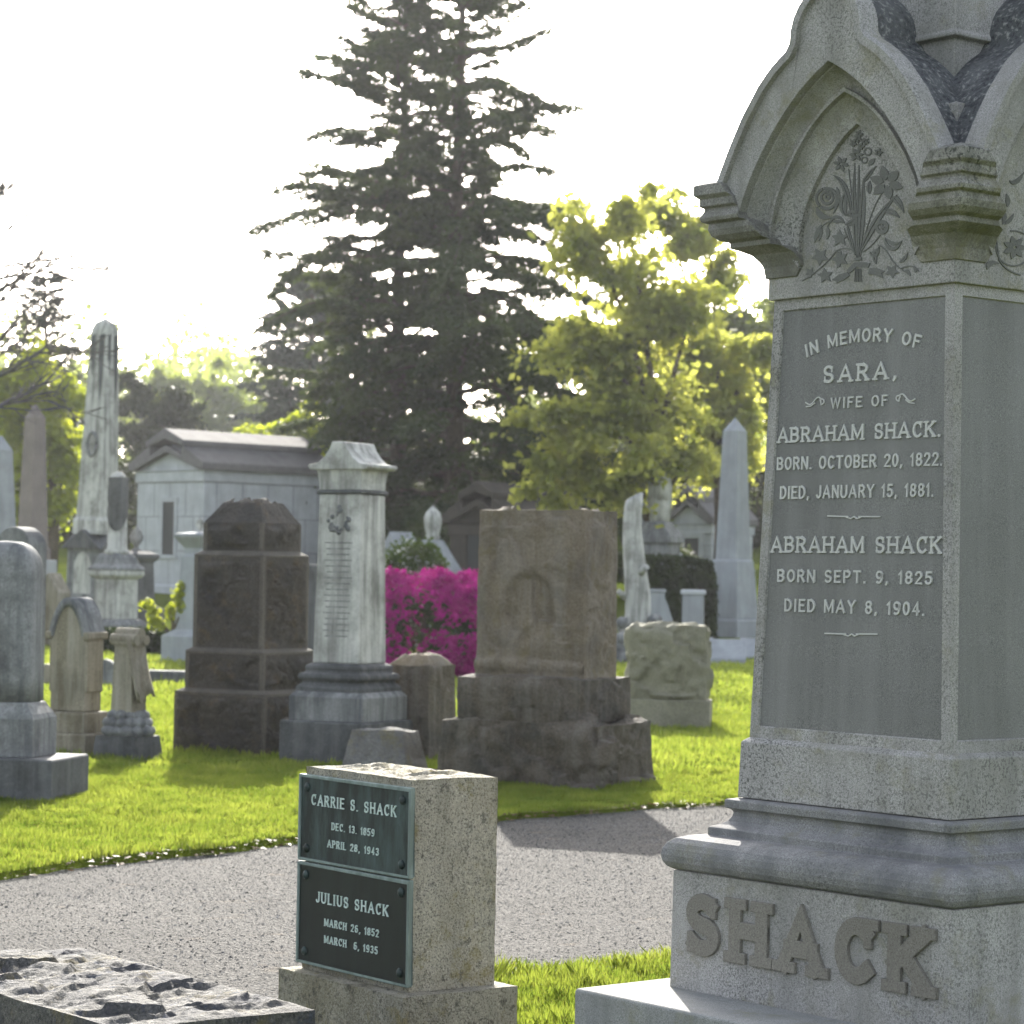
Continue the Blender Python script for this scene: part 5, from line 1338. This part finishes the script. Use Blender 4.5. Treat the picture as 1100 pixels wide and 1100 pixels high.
def side_b(c, f): return (1.3 if f < .42 else 1.0) if c > -0.2 else .7
conifer('tall_conifer', 'left of the two tall dark conifers, its boughs reaching left', 424, YT, 18.6, 4.9, 2, dens=1.6, side=side_a, lean=-.0, z_low=.06)
conifer('tall_conifer', 'right of the two tall dark conifers, with the thicker trunk', 484, YT - 1.5, 20.5, 5.2, 9, dens=1.6, side=side_b, z_low=.06)
k_ = YT / FPX
def bl(px0, Y, lst):      # blobs given as photo pixels (x, y, radius) for a tree whose trunk stands at px0
    x0, _, z0 = spot(px0, Y); out = []
    for (px, py, pr) in lst:
        p = atY(px, py, Y); out.append((float(p[0]) - x0, float(p[2]) - z0, pr * Y / FPX))
    return out
broadleaf('maple_tree', 'broad yellow green maple rising right of the conifers', 705, 62, 8, bl(705, 62, [(640, 260, 52), (690, 330, 62), (640, 370, 60), (700, 420, 60), (650, 450, 52), (600, 500, 44), (690, 480, 44), (655, 520, 40), (740, 500, 36), (590, 440, 40), (745, 330, 40), (672, 220, 34)]), 'maple_leaf', 13, 17000, .125, .24, clump=.5)
broadleaf('maple_tree', 'loose crowned maple with leaning limbs nearest the big monument', 772, 70, 9, bl(772, 70, [(730, 250, 34), (765, 290, 32), (712, 215, 24), (770, 390, 46), (800, 420, 46), (745, 440, 50), (790, 480, 44), (715, 370, 36), (820, 380, 34), (760, 235, 20)]), 'maple_leaf', 17, 11500, .13, .22, clump=.6)
broadleaf('lime_tree', 'small bright lime tree low beneath the right-hand maples', 640, 76, 4, bl(640, 76, [(560, 510, 15), (590, 488, 16), (600, 530, 14), (622, 462, 15), (640, 510, 20), (652, 535, 14), (668, 448, 14), (684, 498, 18), (708, 470, 15), (722, 510, 16), (748, 488, 14), (770, 512, 12), (575, 455, 12), (735, 448, 13), (612, 502, 15)]), 'maple_leaf', 19, 5500, .10, .10)
broadleaf('spring_tree', 'yellow green spring tree behind the leaning maple', 830, 95, 10, bl(830, 95, [(800, 370, 44), (840, 350, 50), (870, 420, 60), (815, 430, 50), (780, 340, 18)]), 'far_leaf', 23, 12000, .16, .22)
for lab, px_, Y_ in (('dense spring tree directly behind the big monument', 930, 100), ('dense spring tree beyond the right edge of the big monument', 1090, 95), ('spring tree beyond the left edge behind the grey obelisk', -130, 100)):
    broadleaf('spring_tree', lab, px_, Y_, 10, bl(px_, Y_, [(px_ - 50, 400, 50), (px_ + 10, 360, 55), (px_ + 60, 420, 52), (px_, 470, 60), (px_ + 40, 510, 50), (px_ - 50, 500, 48)]), 'far_leaf', int(abs(px_)), 8000, .17, .25)
# left side
broadleaf('spring_tree', 'thin yellow green tree between the left-hand obelisks', 55, 80, 9, bl(55, 80, [(50, 400, 34), (75, 430, 32), (30, 440, 34), (60, 480, 40), (20, 500, 40), (85, 500, 30), (70, 540, 34), (30, 560, 34), (5, 420, 30), (-10, 470, 40)]), 'lime_leaf', 29, 14000, .13, .2)
conifer('thin_pine', 'thin dark pine top above the left-hand spring tree', 42, 84, 9.3, 1.8, 33, leafm='needle_far', z_low=.35, dens=.3)
broadleaf('dark_evergreen', 'rounded dark evergreen beyond the white obelisk', 175, 105, 7, bl(175, 105, [(150, 425, 24), (190, 440, 28), (165, 470, 34), (205, 480, 24), (140, 465, 22), (175, 510, 40)]), 'dark_leaf', 37, 14000, .14, .25)
broadleaf('lime_bush', 'bright lime green bush beyond the pale mausoleum', 315, 90, 4, bl(315, 90, [(290, 470, 26), (325, 460, 28), (350, 475, 22), (265, 475, 16), (310, 500, 40), (345, 505, 30), (280, 505, 28)]), 'lime_leaf', 41, 12000, .11, .15, cat='bush')
conifer('grey_conifer', 'hazy grey conifer standing behind the left tall conifer', 330, 120, 11.5, 4.2, 43, leafm='needle_far', z_low=.05, dens=.5, ls=2.2)
broadleaf('far_tree', 'pale domed tree on the far ridge above the dark evergreen', 205, 165, 10, bl(205, 165, [(190, 420, 30), (230, 418, 34), (215, 450, 44), (160, 440, 30), (260, 440, 30), (240, 480, 40), (180, 490, 40)]), 'far_leaf', 47, 12000, .24, .3)
broadleaf('far_tree', 'pale tree on the far ridge left of the hazy conifer', 280, 175, 10, bl(280, 175, [(275, 435, 26), (300, 450, 28), (255, 460, 30), (290, 480, 40), (320, 470, 30)]), 'far_leaf', 53, 10000, .25, .3)
broadleaf('far_tree', 'pale tree on the far ridge left of the white obelisk', 90, 170, 10, bl(90, 170, [(95, 430, 30), (60, 440, 34), (120, 450, 28), (90, 480, 40), (40, 480, 40), (0, 460, 50)]), 'far_leaf', 59, 10000, .25, .3)
broadleaf('far_tree', 'dim tree filling the gap behind the conifer trunks', 460, 130, 9, bl(460, 130, [(420, 500, 40), (480, 510, 44), (540, 500, 44), (590, 480, 50), (380, 500, 36), (520, 550, 40), (450, 560, 40)]), 'dark_leaf', 61, 12000, .2, .3)
broadleaf('lime_bush', 'sunlit lime bush glimpsed between the conifer skirts', 528, 88, 3, bl(528, 88, [(520, 505, 16), (545, 515, 18), (505, 520, 14), (575, 510, 18), (530, 540, 22)]), 'lime_leaf', 67, 5000, .09, .1, cat='bush')
broadleaf('shade_foliage', 'dark foliage standing for the shade under trees behind the shrouded statue', 690, 92, 7, bl(690, 92, [(680, 500, 26), (715, 505, 26), (750, 500, 24), (660, 520, 26), (700, 535, 24), (790, 510, 26), (640, 540, 26)]), 'dark_leaf', 71, 10000, .13, .2)  # dark crown put in for the shade beneath the trees

for lab, px, Y, w, h, sd_ in (('tall dark shrubbery added for the shade behind the trunk-shaped monument', 655, 96, 2.2, 3.6, 81), ('tall dark shrubbery added for the shade behind the grey obelisk', 806, 98, 2.0, 3.2, 82), ('tall dark shrubbery added for the shade between statue and small mausoleum', 735, 100, 2.4, 3.4, 83),
                             ('dark shrubbery left of the pale mausoleum', 70, 92, 2.6, 3.0, 84), ('dark shrubbery behind the finial monument', 450, 84, 3.0, 2.8, 85)):
    bush('dark_shrub', lab, px, Y, w, 1.2, h, 'dark_leaf', 9000, .10, sd_)  # right-hand rows are added as dark filler for shade below the maples
# the bare tree standing outside the left edge, its boughs reaching in
x, y, z = spot(-70, 45)
bt = thing('bare_tree', 'leafless grey tree reaching thin boughs in from the left edge', 'tree', (x, y, z))
r = random.Random(12); m = MB()
m.tube([(0, 0, -.3), (.05, 0, 2), (.1, 0, 4.5), (.0, 0, 8)], [.3, .24, .18, .08], 9); m.build('trunk', M['bark'], bt)
m = MB()
def twig(p, d, L, rad, lev):
    path = branch_path(p, d, L, .015, r, 6)
    m.tube(path, [max(.008, 1.2 * rad * (1 - .8 * i / 6)) for i in range(7)], 5, False)
    if lev > 0:
        for k in range(5 if lev > 1 else 6):
            i = r.randint(2, 6); dd = path[i] - path[i - 1]; dd = dd / np.linalg.norm(dd)
            nd = dd + np.array([r.gauss(0, .3), r.gauss(0, .5), r.gauss(0, .45)])
            twig(path[i], nd, L * r.uniform(.35, .6), rad * .45, lev - 1)
def pxl(px, py): p = atY(px, py, 45); return np.array([p[0] - x, 0, p[2] - z])
for (a_, b_, rad) in (((-70, 440), (75, 350), .05), ((-70, 360), (60, 300), .04), ((-70, 300), (90, 262), .03), ((-70, 330), (95, 300), .03), ((-70, 260), (40, 205), .03), ((-70, 250), (25, 215), .025), ((-70, 450), (50, 420), .035), ((-90, 430), (60, 345), .05), ((-90, 320), (70, 275), .045), ((-90, 280), (50, 220), .04), ((-90, 470), (40, 400), .04), ((-90, 380), (30, 310), .035), ((-90, 240), (20, 190), .035), ((-90, 420), (80, 345), .03)):
    A, B = pxl(*a_), pxl(*b_); A[0] = .05; twig(A, B - A + np.array([0, r.gauss(0, .2), .1]), np.linalg.norm(B - A), rad, 2)
m.build('branches', M['bark_grey'], bt)

# far wood closing the horizon all round the back
g = np.random.default_rng(77); P = []
for k in range(130):
    th = g.uniform(-.62, .62); dd = g.uniform(215, 300); bx, by = dd * math.sin(th), dd * math.cos(th); hz = float(gz(bx, by)); br = g.uniform(4, 7.5)
    zc = hz + br * g.uniform(.4, 1.15)
    d = rand_ball(g, 26); rr = np.linalg.norm(d, axis=1)[:, None]; d = d / rr * rr ** .5
    cc = d * br * [1, 1, .9] + [bx, by, zc]
    P.append(np.repeat(cc, 16, 0) + g.normal(size=(26 * 16, 3)) * br * .14)
P = np.concatenate(P)
tag(np_obj('far_wood', quads(P, g.uniform(.25, .55, len(P)), .4, 78).reshape(-1, 3), 4, M['far_leaf']), kind='stuff')

# ---------------------------------------------------------------- air
def haze(density):
    m = MB(); m.box(-1500, 1500, -170, 1900, -1.2, 40)
    mt = bpy.data.materials.new('thin spring haze'); mt.use_nodes = True; nt = mt.node_tree; nt.nodes.clear()
    out = nt.nodes.new('ShaderNodeOutputMaterial'); pv = nt.nodes.new('ShaderNodeVolumePrincipled')
    pv.inputs['Color'].default_value = (.9, .93, 1, 1); pv.inputs['Density'].default_value = density; pv.inputs['Anisotropy'].default_value = .55
    nt.links.new(pv.outputs[0], out.inputs['Volume'])
    tag(m.build('haze', mt), kind='stuff')
haze(.00018)
